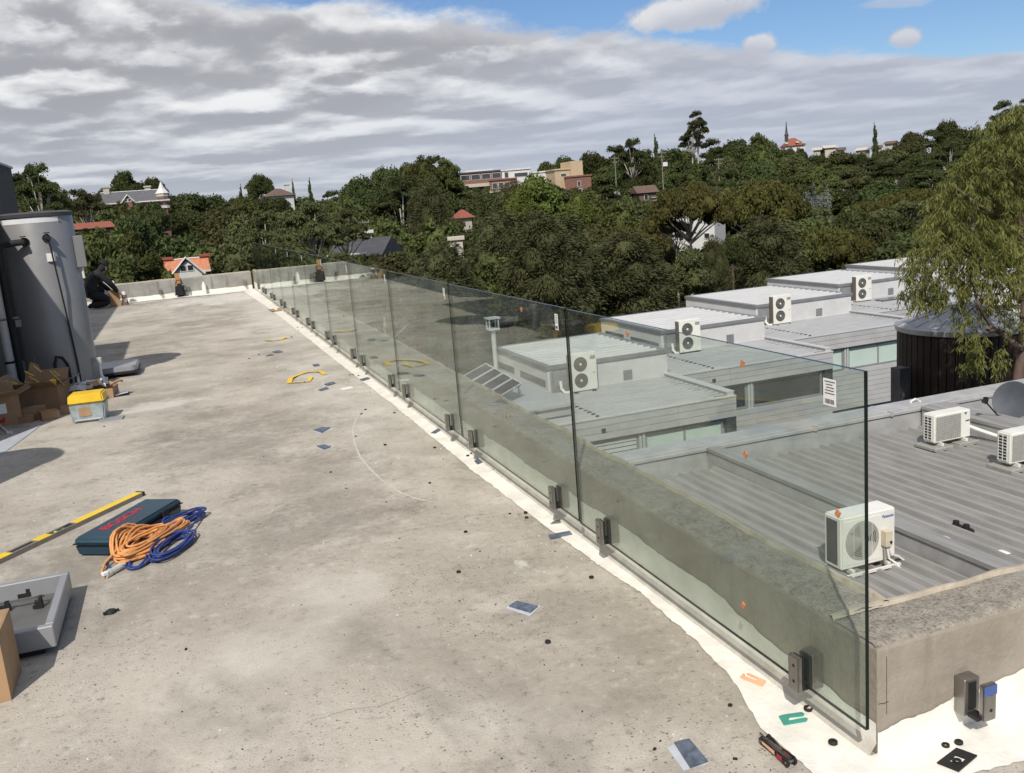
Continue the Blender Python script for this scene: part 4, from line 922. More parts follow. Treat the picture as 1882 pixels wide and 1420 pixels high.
for xj in (2.5, 4.6, 8.6, 10.3, 13.0):
    m = MB(); m.span((xj, 11.462, -2.862), (xj + .06, 12.025, -2.766)); nbp(m, 'capping_joint', M_ZINC2)
for a, b_, h, e in ((6.38, 6.58, .30, .4), (11.0, 11.55, .33, 2.0)):
    m = MB(); m.span((a, e, ZN - .1), (b_, 11.46, ZN + h)); nbp(m, 'box_gutter_upstand', M_ZINC2, bevel=.01)
    m = MB(); m.span((a - .02, e, ZN + h - .05), (b_ + .02, 11.455, ZN + h + .012)); nbp(m, 'upstand_cap', M_ZINC, bevel=.004)
m = MB(); m.tube([on_y(1672, 748, 11.8) + Vector((0, 0, -.05)), on_y(1674, 738, 11.8), on_y(1682, 733, 11.8), on_y(1690, 737, 11.8), on_y(1696, 746, 11.6)], .022, 8)
cd_ = m.build('cable_conduit', M_PVC, smooth=True); tag(cd_, 'white looped conduit rising over the ribbed roof upstand', 'conduit')

# ------------------------------------------------------------------ air conditioners
def ac_small(loc, w, d, h, label, brand, round_grille):
    r = thing('air_conditioner', loc, label, 'air conditioner', 0, 'outdoor air conditioning units on the ribbed roof')
    m = MB(); m.box((0, 0, h / 2 + .05), (w, d, h - .0)); m.build('casing', M_ACW, r, bevel=.018, seg=2)
    f = -d / 2 - .001
    gx = -w * .12; gw = w * .68
    if round_grille:
        R_ = h * .37
        m = MB(); m.box((gx, f - .002, h / 2 + .05), (gw, .006, h * .84)); m.build('front_panel', M_ACW, r, bevel=.002)
        m = MB(); m.lathe([(.0001, 0), (R_, 0), (R_ + .008, -.004)], 40, cap=False); o = m.build('fan_opening', M_ACG, r, (gx, f - .0065, h / 2 + .05)); o.rotation_euler = (PI / 2, 0, 0)
        m = MB()
        for k in range(9):
            rr = R_ * (k + 1) / 9.5
            m.tube([(gx + rr * math.cos(t), f - .012, h / 2 + .05 + rr * math.sin(t)) for t in [2 * PI * q / 36 for q in range(36)]], .0022, 4, closed=True)
        for k in (-.5, 0, .5): m.box((gx + k * R_ * 1.1, f - .015, h / 2 + .05), (.004, .004, 2 * R_ * (.98 if k == 0 else .82)))
        m.build('fan_guard', M_PVC, r)
        m = MB()
        for k in range(3):
            a0 = 2 * PI * k / 3; m.add([(gx + .05 * math.cos(a0), f - .008, h / 2 + .05 + .05 * math.sin(a0)), (gx + R_ * .9 * math.cos(a0 - .3), f - .008, h / 2 + .05 + R_ * .9 * math.sin(a0 - .3)), (gx + R_ * .9 * math.cos(a0 + .5), f - .0085, h / 2 + .05 + R_ * .9 * math.sin(a0 + .5))], [(0, 1, 2)])
        m.build('fan_blade', M_ACF, r)
    else:
        m = MB(); m.box((gx, f - .002, h / 2 + .05), (gw, .008, h * .84)); m.build('fan_opening', M_ACG, r, bevel=.003)
        m = MB()
        for k in range(13): m.box((gx - gw / 2 + gw * (k + .5) / 13, f - .0085, h / 2 + .05), (.005, .004, h * .82))
        for k in range(14): m.box((gx, f - .011, h * .08 + .05 + h * .84 * (k + .5) / 14), (gw * .98, .003, .005))
        m.build('fan_guard', mat('grille_bar', (.48, .47, .43), .5), r)
    # coil on the left side with its guard bars
    m = MB(); m.box((-w / 2 - .001, .01, h / 2 + .05), (.006, d * .62, h * .84)); m.build('coil', M_ACC, r)
    if not round_grille:
        m = MB()
        for k in range(9): m.box((-w / 2 - .006, .01, h * .10 + .05 + h * .84 * k / 8.4), (.006, d * .62, .010))
        for k in (-.3, 0, .3): m.box((-w / 2 - .007, .01 + k * d, h / 2 + .05), (.006, .012, h * .84))
        m.build('coil_guard', M_ACW, r)
    for s in (-1, 1):
        m = MB(); m.box((s * w * .33, 0, .025), (.05, d + .10, .05)); m.build('foot', M_PVC, r)
    return r, f
p0, p1 = spot(1551, 1062, ZN), spot(1651, 1042, ZN)
w = .80; a1, f = ac_small(((p0.x + p1.x) / 2, p0.y + .165, ZN + .035), w, .31, .66, 'large white air conditioner nearest the parapet corner, round fan and blue lettering', 'Panasonic', True)
me = text_mesh('Panasonic', .052, .0008, mat('print_blue', (.10, .17, .48), .5), bold=.001); mesh_obj('brand_lettering', me, a1, (w * .355, f - .004, .62), (PI / 2, 0, 0)).scale = (.82, 1, 1)
m = MB(); m.box((.23, f - .045, .36), (.10, .09, .20)); m.build('isolator_box', mat('box_cream', (.62, .54, .40), .5), a1, bevel=.006)
m = MB(); m.lathe([(.001, 0), (.016, 0), (.016, .012), (.001, .014)], 10); o = m.build('isolator_switch', M_DARKST, a1, (.25, f - .092, .32)); o.rotation_euler = (PI / 2, 0, 0)
for k, q in enumerate(([(.20, f - .04, .26), (.20, f - .045, .05), (.24, f - .06, -.02)], [(.23, f - .04, .26), (.25, f - .06, .10), (.33, f - .10, .03), (.345, f - .14, -.03)], [(.25, f - .04, .26), (.29, f - .05, .14), (.42, f - .02, .08), (.53, f - .05, -.02)])):
    m = MB(); m.tube(q, .014, 8); m.build('refrigerant_pipe', M_PVC if k else M_ACG, a1, smooth=True)
m = MB(); m.box((.0, f - .09, .012), (.78, .03, .03)); m.box((.0, .16, .012), (.78, .03, .03)); m.build('mounting_rail', M_PVC, a1)
for s in (-.36, .30):
    m = MB(); m.lathe([(.05, 0), (.04, .02), (.015, .04)], 14); m.build('roof_boot', M_PVC, a1, (s + .03, f - .11, -.036))
def small(pxy, label):
    q = spot(*pxy, ZN); r, f = ac_small((q.x + .40, q.y + .14, ZN + .085), .78, .27, .49, label, '', False)
    m = MB(); m.add([(0, 0, 0), (.055, 0, 0), (.028, 0, -.05)], [(0, 1, 2)]); o = m.build('brand_mark', mat('print_teal', (.02, .22, .24), .5), r, (.255, f - .002, .505)); o.location = (.25, f - .003, .50)
    m = MB(); m.add([(0, 0, 0), (.03, 0, .0), (.0, 0, -.03)], [(0, 1, 2)]); m.build('brand_mark', M_INK, r, (.25, f - .0035, .50))
    mesh_obj('brand_lettering', text_mesh('DAIKIN', .036, .0006, M_INK, bold=.001), r, (.318, f - .003, .35), (PI / 2, 0, 0)).scale = (.8, 1, 1)
    for s in (-1, 1):
        m = MB(); m.box((s * .27, -.0, -.035), (.40 if s < 0 else .42, .48, .06)); m.build('plinth', M_ACG, r, bevel=.01)
    return r
s2 = small((1717, 830), 'small white air conditioner with square grille, left of the pair on plinths')
s3 = small((1856, 870), 'small white air conditioner cut off by the right edge')
m = MB(); m.tube([Vector((10.72, 10.1, ZN + .28)), Vector((10.85, 9.9, ZN + .20)), Vector((10.9, 9.3, ZN + .14)), Vector((10.8, 8.75, ZN + .14))], .035, 8); tag(m.build('pipe_trunking', M_PVC, smooth=True), 'white pipe run between the two small air conditioners', 'pipe')
for px, py, lb in ((1757, 969, 'dark flashed pipe stub, left of two on the ribbed roof'), (1776, 976, 'dark flashed pipe stub, right of two on the ribbed roof')):
    q = spot(px, py, ZN); m = MB(); m.lathe([(.10, 0.0), (.09, .02), (.045, .03), (.04, .09), (.0, .09)], 12); tag(m.build('pipe_stub', M_DARKST, None, q + Vector((0, 0, .004)), smooth=True), lb, 'pipe stub')
for k, (px, py) in enumerate([(1728, 1022), (1846, 1014), (1747, 985)]):
    q = spot(px, py, ZN + .004); m = MB(); m.lathe([(.0, .006), (.05, .005), (.07 + .01 * k, 0)], 9); tag(m.build('sealant_blob', M_PAPER, None, q), ['white sealant blob on the ribbed roof nearest the parapet', 'white sealant smear near the right edge of the ribbed roof', 'white sealant dot just below the two dark pipe stubs'][k], 'sealant', 'white sealant blobs on the ribbed roof')

# satellite dish
dc = at(1860, 735, 16.3); dn = ((CAM - dc).normalized() * .80 - RX * .52 + Vector((0, 0, .22))).normalized()
dsh = thing('satellite_dish', (dc.x + .05, dc.y + .15, ZN + .2), 'dark grey satellite dish on the ribbed roof at the right edge', 'satellite dish')
R_ = .335; Mx = Matrix.Translation(dc - Vector(dsh.location)) @ dn.to_track_quat('Z', 'X').to_matrix().to_4x4()
m = MB(); m.lathe([(.001, -.075), (R_ * .35, -.065), (R_ * .7, -.035), (R_, 0), (R_ + .008, -.006), (R_ * .7, -.045), (.001, -.085)], 40); o = m.build('reflector', M_DISH, dsh, smooth=True); o.matrix_local = Mx
down = (-RX * .72 - Vector((0, 0, .50))).normalized(); c0 = dc - Vector(dsh.location)
lnb = c0 + dn * .36 - RX * .30 + Vector((0, 0, -.10)); a_ = c0 + Vector((0, 0, -.30)) + dn * .02
m = MB(); m.tube([a_ - RX * .02, a_ - RX * .18 + dn * .14, lnb], .014, 8); m.build('feed_arm', M_DARKST, dsh)
m = MB(); m.tube([lnb - dn * .02, lnb + dn * .10], .035, 10); m.box(lnb + Vector((0, 0, .05)), (.06, .06, .07)); m.build('receiver', M_DARKST, dsh)
m = MB(); m.tube([c0 - dn * .10, c0 - dn * .12 + Vector((0, 0, -.32)), Vector((0, 0, -.2))], .022, 8); m.tube([c0 + Vector((0, 0, -.28)) - dn * .1, Vector((.28, .05, -.18))], .014, 6); m.tube([c0 + Vector((0, 0, -.28)) - dn * .1, Vector((-.12, -.3, -.18))], .014, 6); m.build('mast', M_PALEFR, dsh)

# ================================================================== STEPPED TOWNHOUSES
GZ = -8.5
UN = [(8.0, 14.2, 22.6, 9.5, 14.1, 26.75, 32.3), (14.32, 21.1, 26.6, 16.0, 20.85, 30.6, 36.2), (21.2, 28.15, 29.8, 22.7, 28.0, 33.9, 40.1), (28.3, 35.6, 33.1, 29.85, 34.95, 37.1, 43.2), (35.8, 43.0, 36.3, 37.0, 42.2, 40.2, 45.2)]
UL = ['pale stepped townhouse nearest the glass, with solar panels', 'second pale stepped townhouse, dark strip window under its fascia', 'third pale stepped townhouse, mint window strip behind the timber tank', 'fourth pale stepped townhouse, partly behind the weeping gum', 'farthest pale stepped townhouse, only its roof edge showing']
def ribbed(x0, x1, y0, y1, z, pitch=.25, h=.03):
    n = int((y1 - y0) / pitch); d_ = (y1 - y0) / n; rows = []
    for k in range(n):
        y = y0 + k * d_; rows += [[(x0, y, z), (x1, y, z)], [(x0, y + d_ * .62, z), (x1, y + d_ * .62, z)], [(x0, y + d_ * .70, z + h), (x1, y + d_ * .70, z + h)], [(x0, y + d_ * .92, z + h), (x1, y + d_ * .92, z + h)]]
    rows.append([(x0, y1, z), (x1, y1, z)]); m = MB(); m.grid(rows); return m
def window(par, x0, x1, y, z0, z1, pane, bars=1, louvre=False):
    m = MB(); t = .06
    m.span((x0, y - .02, z0), (x0 + t, y + .08, z1)); m.span((x1 - t, y - .02, z0), (x1, y + .08, z1)); m.span((x0 + t, y - .02, z0), (x1 - t, y + .08, z0 + t)); m.span((x0 + t, y - .02, z1 - t), (x1 - t, y + .08, z1))
    for k in range(bars): c = x0 + (x1 - x0) * (k + 1) / (bars + 1); m.span((c - .03, y - .015, z0 + t), (c + .03, y + .07, z1 - t))
    f = m.build('window_frame', M_WINF, par); f.location = -Vector(par.location)
    m = MB(); m.span((x0 + t, y + .03, z0 + t), (x1 - t, y + .045, z1 - t)); g_ = m.build('window_pane', pane, f)
    if louvre:
        for k in range(4):
            m = MB(); z = z0 + t + (z1 - z0 - 2 * t) * (k + .5) / 4; m.box(((x0 + x1) / 2, y + .0, z), (x1 - x0 - 2 * t, .05, .10)); m.build('louvre_blade', M_LOUV, f)
for i, (X0, X1, Yf, bx0, bx1, by0, by1) in enumerate(UN):
    zl, zt = -5.0, -4.0
    r = thing('townhouse', (X0, Yf, GZ), UL[i], 'townhouse', 0, 'stepped row of pale townhouses'); O = Vector(r.location)
    def tp(mb, nm, M_, **k):
        o = mb.build(nm, M_, r, **k); o.location = -O; return o
    m = MB(); m.span((X0 + .02, Yf + .36, GZ), (X1 - .02, by1, zl - .06)); tp(m, 'body_walls', M_CLAD)
    tp(ribbed(X0 + .06, X1 - .26, Yf + .10, by0 + (by1 - by0) * (1.0 if bx0 - X0 > 1 else 0), zl, .30, .075), 'lower_roof', M_TROOF)
    for k in range(3):
        for q in range(3):
            a = X0 + (X1 - X0) * q / 3; b_ = X0 + (X1 - X0) * (q + 1) / 3
            m = MB(); m.span((a + .004, Yf, zl - .63 + .212 * k), (b_ - .004, Yf + .12, zl - .63 + .212 * k + .198)); tp(m, 'fascia_board', M_CLAD)
    m = MB(); m.span((X0, Yf + .03, zl - .63), (X1 - .01, Yf + .15, zl + .005)); tp(m, 'fascia_backing', M_TRIM)
    m = MB(); m.span((X0, Yf - .02, zl + .008), (X1, Yf + .13, zl + .05)); tp(m, 'roof_edge_trim', M_TROOFW)
    m = MB(); m.span((X1 - .24, Yf + .131, zl - .1), (X1, by0 + .5, zl + .14)); tp(m, 'side_parapet', M_CLAD)
    m = MB(); m.span((X1 - .27, Yf + .128, zl + .141), (X1 + .02, by0 + .5, zl + .17)); tp(m, 'parapet_capping', M_TROOFW)
    m = MB(); m.span((X1 - .40, Yf + .14, zl + .002), (X1 - .255, by0, zl + .04)); tp(m, 'roof_flashing', M_TRIM)
    m = MB(); [m.box((X1 - .52, Yf + .3 + .25 * k, zl + .02), (.22, .10, .05)) for k in range(int((by0 - Yf - .5) / .25))]; tag(tp(m, 'rib_closure', M_TRIM), kind='stuff')
    m = MB(); [m.box((bx0 + .02 - .0 * k, Yf + .35 + .25 * k, zl + .03), (.10, .15, .07)) for k in range(int((by0 - Yf - .5) / .25))]; tag(tp(m, 'rib_closure', M_DARKST), kind='stuff')
    # windows under the fascia
    xm = X0 + .46 * (X1 - X0); wz0, wz1 = zl - (1.34 if i == 0 else 1.62), zl - .68; wy = Yf + .17
    window(r, X0 + .15, xm - .10, wy, wz0, wz1, [M_PANE, M_PANE, M_BLIND, M_BLIND, M_BLIND][i], 0, i == 0)
    m = MB(); m.span((xm - .07, Yf + .10, wz0 - .12), (xm + .01, Yf + .3, wz1 + .03)); m.span((xm + .04, Yf + .08, wz0 - .16), (xm + .12, Yf + .3, wz1 + .03)); tp(m, 'mullion_post', M_PALEFR)
    window(r, xm + .16, X1 - .42, wy, wz0, wz1, [M_BLIND, M_PANE, M_BLIND, M_BLIND, M_BLIND][i], 1 if i != 1 else 0)
    m = MB(); m.span((X1 - .34, Yf + .02, wz0 - .08), (X1 - .01, Yf + .2, wz1 + .04)); tp(m, 'end_pier', mat('dark_pier', (.045, .048, .05), .6))
    z = wz0 - .02; k = 0
    while z > GZ + .3 and i < 3:
        for q in range(2):
            a = X0 + (X1 - X0) * q * .5; b_ = X0 + (X1 - X0) * (q + 1) * .5
            m = MB(); m.span((a + .003, Yf + .06, z - .20), (b_ - .003, Yf + .155, z)); tp(m, 'cladding_board', M_CLAD)
        z -= .212; k += 1
    for q, xx in enumerate((X0 + 1.55, )):
        m = MB(); m.box((xx, Yf - .02, zl - .34), (.12, .06, .10)); tp(m, 'rain_spout', M_DARKST)
    # clerestory box
    m = MB(); m.span((bx0, by0, zl - .05), (bx1, by1, zt - .10)); bw = tp(m, 'clerestory_box', M_BOXW)
    tp(ribbed(bx0 + .16, bx1 - .16, by0 + .12, by1 - .12, zt - .05, .45, .065), 'box_roof', M_TROOFW)
    m = MB(); e = .05
    m.span((bx0 - e, by0 - e, zt - .11), (bx1 + e, by0 + .13, zt + .015)); m.span((bx0 - e, by1 - .13, zt - .11), (bx1 + e, by1 + e, zt + .015)); m.span((bx0 - e, by0 + .13, zt - .11), (bx0 + .18, by1 - .13, zt + .015)); m.span((bx1 - .18, by0 + .13, zt - .11), (bx1 + e, by1 - .13, zt + .015)); tp(m, 'box_roof_rim', M_TRIM)
    if i < 2:
        for a, b_ in ((.08, .40), (.52, .96)):
            m = MB(); y0_ = by1 - (by1 - by0) * a; y1_ = by1 - (by1 - by0) * b_; m.span((bx0 - .015, y1_, zl + .26), (bx0 + .02, y0_, zl + .50)); tp(m, 'slot_window', M_SLOT)
    m = MB(); m.span((bx0 + .14, by0 - .03, zl + .02), (bx0 + .78, by0 - .004, zt - .16)); tp(m, 'pipe_cabinet', M_TRIM)
    m = MB(); m.span((bx0 + .20, by0 - .05, zl + .30), (bx0 + .72, by0 - .031, zt - .2)); m.span((bx0 + .10, by0 - .06, zl + .02), (bx0 + .16, by0 - .004, zt - .13)); tp(m, 'cabinet_door', M_WINF)
    m = MB(); m.tube([(bx0 + .44, by0 - .08, zl + .46), (bx0 + .44, by0 - .12, zl + .2), (bx0 + .52, by0 - .2, zl + .07), (bx0 + .68, by0 - .24, zl + .05)], .055, 8); tp(m, 'pipe_cover', M_PVC, smooth=True)
    m = MB(); m.span((bx0 + .62 * (bx1 - bx0), by0 - .02, zl + .14), (bx0 + .62 * (bx1 - bx0) + .34, by0 - .003, zl + .48)); tp(m, 'wall_vent', M_TRIM)
    m = MB(); m.span((bx0 + .05, by0 - .10, zl + .002), (bx1, by0 - .003, zl + .06)); tp(m, 'base_flashing', M_TROOF)
# box between the townhouses to the right, glimpsed past the tree
def twin(loc, label):
    r = thing('air_conditioner', loc, label, 'air conditioner', 0, 'tall twin fan units on the townhouse roofs'); w, d, h = .95, .36, 1.30
    m = MB(); m.box((0, 0, h / 2 + .08), (w, d, h)); m.build('casing', M_ACW, r, bevel=.02, seg=2)
    for s in (.285, .715):
        zc = .08 + h * s
        m = MB(); m.lathe([(.001, .0), (.228, 0), (.245, .012), (.245, 0)], 30, cap=False); o = m.build('fan_opening', M_ACF, r, (-.13, -d / 2 - .003, zc)); o.rotation_euler = (PI / 2, 0, 0)
        m = MB()
        for rr in (.09, .135, .18, .222): m.tube([(rr * math.cos(t), rr * math.sin(t), 0) for t in [2 * PI * q / 24 for q in range(24)]], .004, 4, closed=True)
        for q in range(8): m.tube([(.07 * math.cos(q * PI / 4), .07 * math.sin(q * PI / 4), 0), (.23 * math.cos(q * PI / 4), .23 * math.sin(q * PI / 4), 0)], .003, 4)
        g_ = m.build('fan_guard', mat('guard_grey', (.22, .21, .195), .5), o, (0, 0, .02))
        m = MB(); m.lathe([(.001, .01), (.040, .008), (.046, 0)], 14); m.build('fan_hub', M_ACW, o, (0, 0, .018))
    m = MB(); m.box((-w / 2 - .002, .02, h / 2 + .08), (.008, d * .8, h * .92)); m.build('coil', mat('coil_bronze', (.16, .14, .115), .5, .2, .2, 50), r)
    m = MB(); m.box((.33, -d / 2 - .003, h * .86 + .08), (.2, .004, .12)); m.box((.36, -d / 2 - .003, h * .52), (.09, .004, .03)); m.build('maker_badge', M_ACG, r)
    for s in (-1, 1):
        m = MB(); m.box((s * .33, 0, .03), (.12, d + .14, .06)); m.build('foot', M_DARKST, r)
    return r
ACP = [(1053, 726), (1247, 652), (1422.6, 600), (1574.7, 557.5)]
AL = ['tall twin fan air conditioner on the nearest townhouse, behind the glass joint', 'tall twin fan air conditioner on the second townhouse, crossed by the glass top edge', 'tall twin fan air conditioner on the third townhouse roof', 'tall twin fan air conditioner on the fourth townhouse, nearest the weeping gum']
base_ac = None
for i, pq in enumerate(ACP):
    q = spot(*pq, -5.0); loc = (q.x + .475, min(q.y + .18, UN[i][5] - .25), -4.99)
    if base_ac is None: base_ac = twin(loc, AL[i])
    else: copy_tree(base_ac, loc, 0, AL[i])
m = MB(); q = spot(1635, 553, -5); m.box((0, 0, .06), (1.3, .7, .12)); tag(m.build('roof_skylight', M_SLOT, None, (q.x, q.y, -4.98), bevel=.02), 'low dark skylight on the fourth townhouse roof beside the air conditioner', 'skylight')

# solar panels with their frame on the nearest townhouse
cs_ = [at(892, 668, 30.5), at(959, 705, 29.2), at(916, 731, 28.2), at(849, 692.5, 29.5)]
O = Vector((7.6, 24.6, -5)); sp_ = thing('solar_array', O, 'tilted array of four dark solar panels with pale frames', 'solar panels')
TL, TR, BR, BL = cs_
nrm_ = (TR - TL).cross(BL - TL).normalized(); nrm_ = nrm_ if nrm_.z > 0 else -nrm_
for k in range(4):
    a, b_ = k / 4 + .008, (k + 1) / 4 - .008
    P = lambda s, t: (TL.lerp(TR, s)).lerp(BL.lerp(BR, s), t)
    q = [P(a, 0.0), P(b_, 0.0), P(b_, 1.), P(a, 1.)]
    pn = thing('x', (0, 0, 0), None, None) if False else None
    m = MB(); vs = [tuple(p - O) for p in q] + [tuple(p - O - nrm_ * .04) for p in q]
    m.add(vs, [(0, 1, 2, 3), (7, 6, 5, 4), (0, 4, 5, 1), (1, 5, 6, 2), (2, 6, 7, 3), (3, 7, 4, 0)]); pf_ = m.build('panel', M_SOLAR, sp_)
    m = MB(); lp = [p - O + nrm_ * .012 for p in q]
    for j in range(4): m.tube([lp[j], lp[(j + 1) % 4]], .022, 5)
    m.build('panel_frame', M_PALEFR, pf_)
lg = spot(956, 747, -5.0) - O
m = MB(); b0 = Vector((lg.x, lg.y, 0)); t0 = TR.lerp(BR, .35) - O
m.tube([b0, Vector((b0.x, b0.y, t0.z))], .035, 6); m.tube([Vector((b0.x, b0.y, t0.z)), t0], .035, 6); m.box(b0 + Vector((0, 0, .03)), (.7, .35, .06))
t1 = TL.lerp(BL, .35) - O; m.tube([Vector((t1.x, t1.y, 0)), t1], .035, 6); m.build('support_leg', M_PALEFR, sp_)
m = MB(); m.span((6.0, 22.6, GZ), (8.0, 31, -4.95)); m.span((7.0, 23.4, -4.9), (8.9, 27.5, -4.62)); m.span((6.9, 23.3, -4.62), (9.0, 27.6, -4.55))
tag(m.build('low_roof_block', M_TROOF), 'low flat roof block under the solar panels beside the nearest townhouse', 'roof block')
q = spot(925, 690, -5)
fl = thing('flue', (9.30, 31.6, -5), 'slim roof flue with cage cap beside the nearest clerestory box', 'flue')
m = MB(); m.tube([(0, 0, 0), (0, 0, 1.75)], .09, 10); m.build('flue_pipe', M_PALEFR, fl, smooth=True)
m = MB(); m.box((0, 0, 1.82), (.42, .42, .05)); m.box((0, 0, 2.25), (.50, .50, .05)); [m.box((a * .18, b_ * .18, 2.03), (.05, .05, .4)) for a in (-1, 1) for b_ in (-1, 1)]; m.build('flue_cap', M_PALEFR, fl)

# dark timber water tank
tc_ = at(1771, 640, 25.0); TRd = 1.62
tt = thing('timber_tank', (tc_.x, tc_.y, GZ), 'round dark timber water tank with a pale conical lid', 'water tank')
topz = at(1771, 592, 25.0).z - GZ; ns = 52
m = MB(); wv = 2 * PI * TRd / ns; m.span((-wv * .47, -.05, 0), (wv * .47, .05, topz)); sm_ = m.mesh('stave', M_TIMBER, bevel=.012)
for k in range(ns):
    a = 2 * PI * k / ns; o = mesh_obj('stave', sm_, tt, (TRd * math.cos(a), TRd * math.sin(a), 0), (0, 0, a + PI / 2))
m = MB(); m.lathe([(TRd - .06, 0), (TRd - .06, topz - .05)], 40); m.build('tank_lining', M_DARKST, tt)
m = MB(); m.lathe([(TRd + .10, topz - .10), (TRd + .12, topz + .03), (TRd + .06, topz + .06), (TRd * .5, topz + .32), (.15, topz + .52), (.001, topz + .53)], 48); m.build('tank_lid', mat('lid_grey_metal', (.34, .34, .345), .42, .2, .1, 2), tt, smooth=True, angle=25)
m = MB()
for k in range(16):
    a = 2 * PI * k / 16; m.tube([((TRd + .04) * math.cos(a), (TRd + .04) * math.sin(a), topz + .075), (.2 * math.cos(a), .2 * math.sin(a), topz + .525)], .016, 5)
m.build('lid_rib', M_ZINC2, tt)
q = at(1655, 712, 24.6); m = MB(); m.box((0, 0, 0), (.35, .35, 1.1)); m.box((0, 0, -2), (.3, .3, 3)); tag(m.build('pump_cabinet', M_SLATED, None, q, bevel=.01), 'tall dark cabinet standing left of the timber tank', 'cabinet')
# ================================================================== TERRAIN
SKY = [(-200, 320), (0, 318), (25, 312), (60, 306), (95, 318), (110, 345), (150, 343), (185, 358), (195, 330), (235, 312), (295, 326), (305, 352), (340, 340), (362, 352), (420, 347), (450, 350), (500, 352), (560, 345), (600, 337), (620, 345), (650, 322), (700, 302), (760, 293), (780, 284), (800, 290), (828, 290), (838, 330), (975, 322), (985, 300), (1010, 290), (1060, 272), (1100, 268), (1130, 265), (1165, 256), (1200, 264), (1250, 268), (1300, 266), (1320, 244), (1400, 240), (1425, 262), (1480, 272), (1560, 263), (1600, 248), (1660, 234), (1700, 236), (1740, 214), (1790, 222), (1830, 205), (1882, 200), (2200, 205)]
def lerp_tab(T, x):
    if x <= T[0][0]: return T[0][1]
    for (a, b_), (c, d_) in zip(T, T[1:]):
        if x <= c: return b_ + (d_ - b_) * (x - a) / (c - a)
    return T[-1][1]
def hor(px):
    # row where the true horizon crosses column px
    r0 = ray(px, 300); r1 = ray(px, 500); return 300 + 200 * r0.z / (r0.z - r1.z)
SMSKY = [(x, sum(lerp_tab(SKY, x + k * 30) for k in range(-4, 5)) / 9) for x in range(-200, 2201, 40)]
def sstep(a, b_, x):
    t = min(1, max(0, (x - a) / (b_ - a))); return t * t * (3 - 2 * t)
def ridge_z(px):
    return 1.65 + 250 * (hor(px) - lerp_tab(SMSKY, px)) / FPX - 14.5
def terrain(x, y):
    dx_, dy_ = x - CAM.x, y - CAM.y; r = math.hypot(dx_, dy_); fw = dx_ * RZ.x + dy_ * RZ.y
    if fw > r * .25:
        px, _ = to_px((x, y, 1.65)); rz_ = ridge_z(min(2200, max(-200, px)))
    else: rz_ = 6
    t = sstep(105, 256, r); vz = GZ - 7.0 * sstep(60, 100, r); z = vz + (rz_ - vz) * t
    if r > 265: z = max(GZ - 2, rz_ - (r - 265) * .10)
    return z + (.5 * noise.noise((x * .05, y * .05, 0)) if r > 60 else 0)
rows = []; radii = [0.5, 10, 20, 30, 42, 55, 68, 80, 95, 112, 130, 150, 172, 195, 220, 245, 258, 272, 300, 350, 430, 600, 1000, 2000, 4500]
for r in radii:
    rows.append([(CAM.x + r * math.sin(a), CAM.y + r * math.cos(a), terrain(CAM.x + r * math.sin(a), CAM.y + r * math.cos(a)) if r < 1500 else GZ - 4) for a in [2 * PI * k / 160 for k in range(161)]])
m = MB(); m.grid(rows); tag(m.build('ground', M_SOIL, smooth=True, angle=180), kind='structure')
lw = [at(1596, 474, 88), at(1650, 466, 88), at(1660, 455, 96), at(1600, 459, 96)]
m = MB(); m.add([tuple(p) for p in lw], [(0, 1, 2, 3)]); m.add([(p.x, p.y, p.z - 3) for p in lw] + [tuple(p - Vector((0, 0, .01))) for p in lw], [(0, 1, 5, 4), (1, 2, 6, 5), (2, 3, 7, 6), (3, 0, 4, 7)])
tag(m.build('lawn', M_LAWN), kind='structure')

# ================================================================== TREE MODELS
L_DARK = mat_leaf('leaf_dark_green', (.046, .058, .022, 1), (.092, .108, .040, 1))
L_MID = mat_leaf('leaf_mid_green', (.064, .078, .026, 1), (.130, .145, .050, 1))
L_OLIVE = mat_leaf('leaf_olive', (.064, .070, .030, 1), (.130, .134, .056, 1))
L_LIME = mat_leaf('leaf_lime', (.075, .095, .020, 1), (.19, .215, .060, 1), .3, .1)
L_SHEOAK = mat_leaf('leaf_sheoak', (.058, .064, .028, 1), (.108, .108, .050, 1), .15, .16)
L_RUSTY = mat_leaf('leaf_rusty_olive', (.060, .062, .020, 1), (.130, .122, .038, 1), .2, .12)
L_SILVER = mat_leaf('leaf_silver', (.11, .13, .11, 1), (.27, .30, .27, 1), .2, .1)
L_HERO = mat_leaf('leaf_gum_fresh', (.10, .115, .034, 1), (.29, .285, .095, 1), .35, .0, .5, 0.)
def leaf_cloud(pts, outs, a, b_, rng, align=.6, hang=0., jit=.4):
    n = len(pts)
    if hang:
        ax = np.stack([rng.normal(0, .25, n), rng.normal(0, .25, n), -np.ones(n)], 1) * hang + outs * (1 - hang) * .6
    else: ax = rng.normal(size=(n, 3))
    ax /= np.linalg.norm(ax, axis=1, keepdims=True)
    nm = outs * align + rng.normal(size=(n, 3)) * (1 - align) + np.array([0, 0, .15]); t2 = np.cross(nm, ax); t2 /= np.linalg.norm(t2, axis=1, keepdims=True) + 1e-9
    sa = (a * (1 + jit * rng.uniform(-1, 1, n)))[:, None]; sb = (b_ * (1 + jit * rng.uniform(-1, 1, n)))[:, None]
    V = np.stack([pts - ax * sa, pts + t2 * sb, pts + ax * sa, pts - t2 * sb], 1).reshape(-1, 3)
    return V
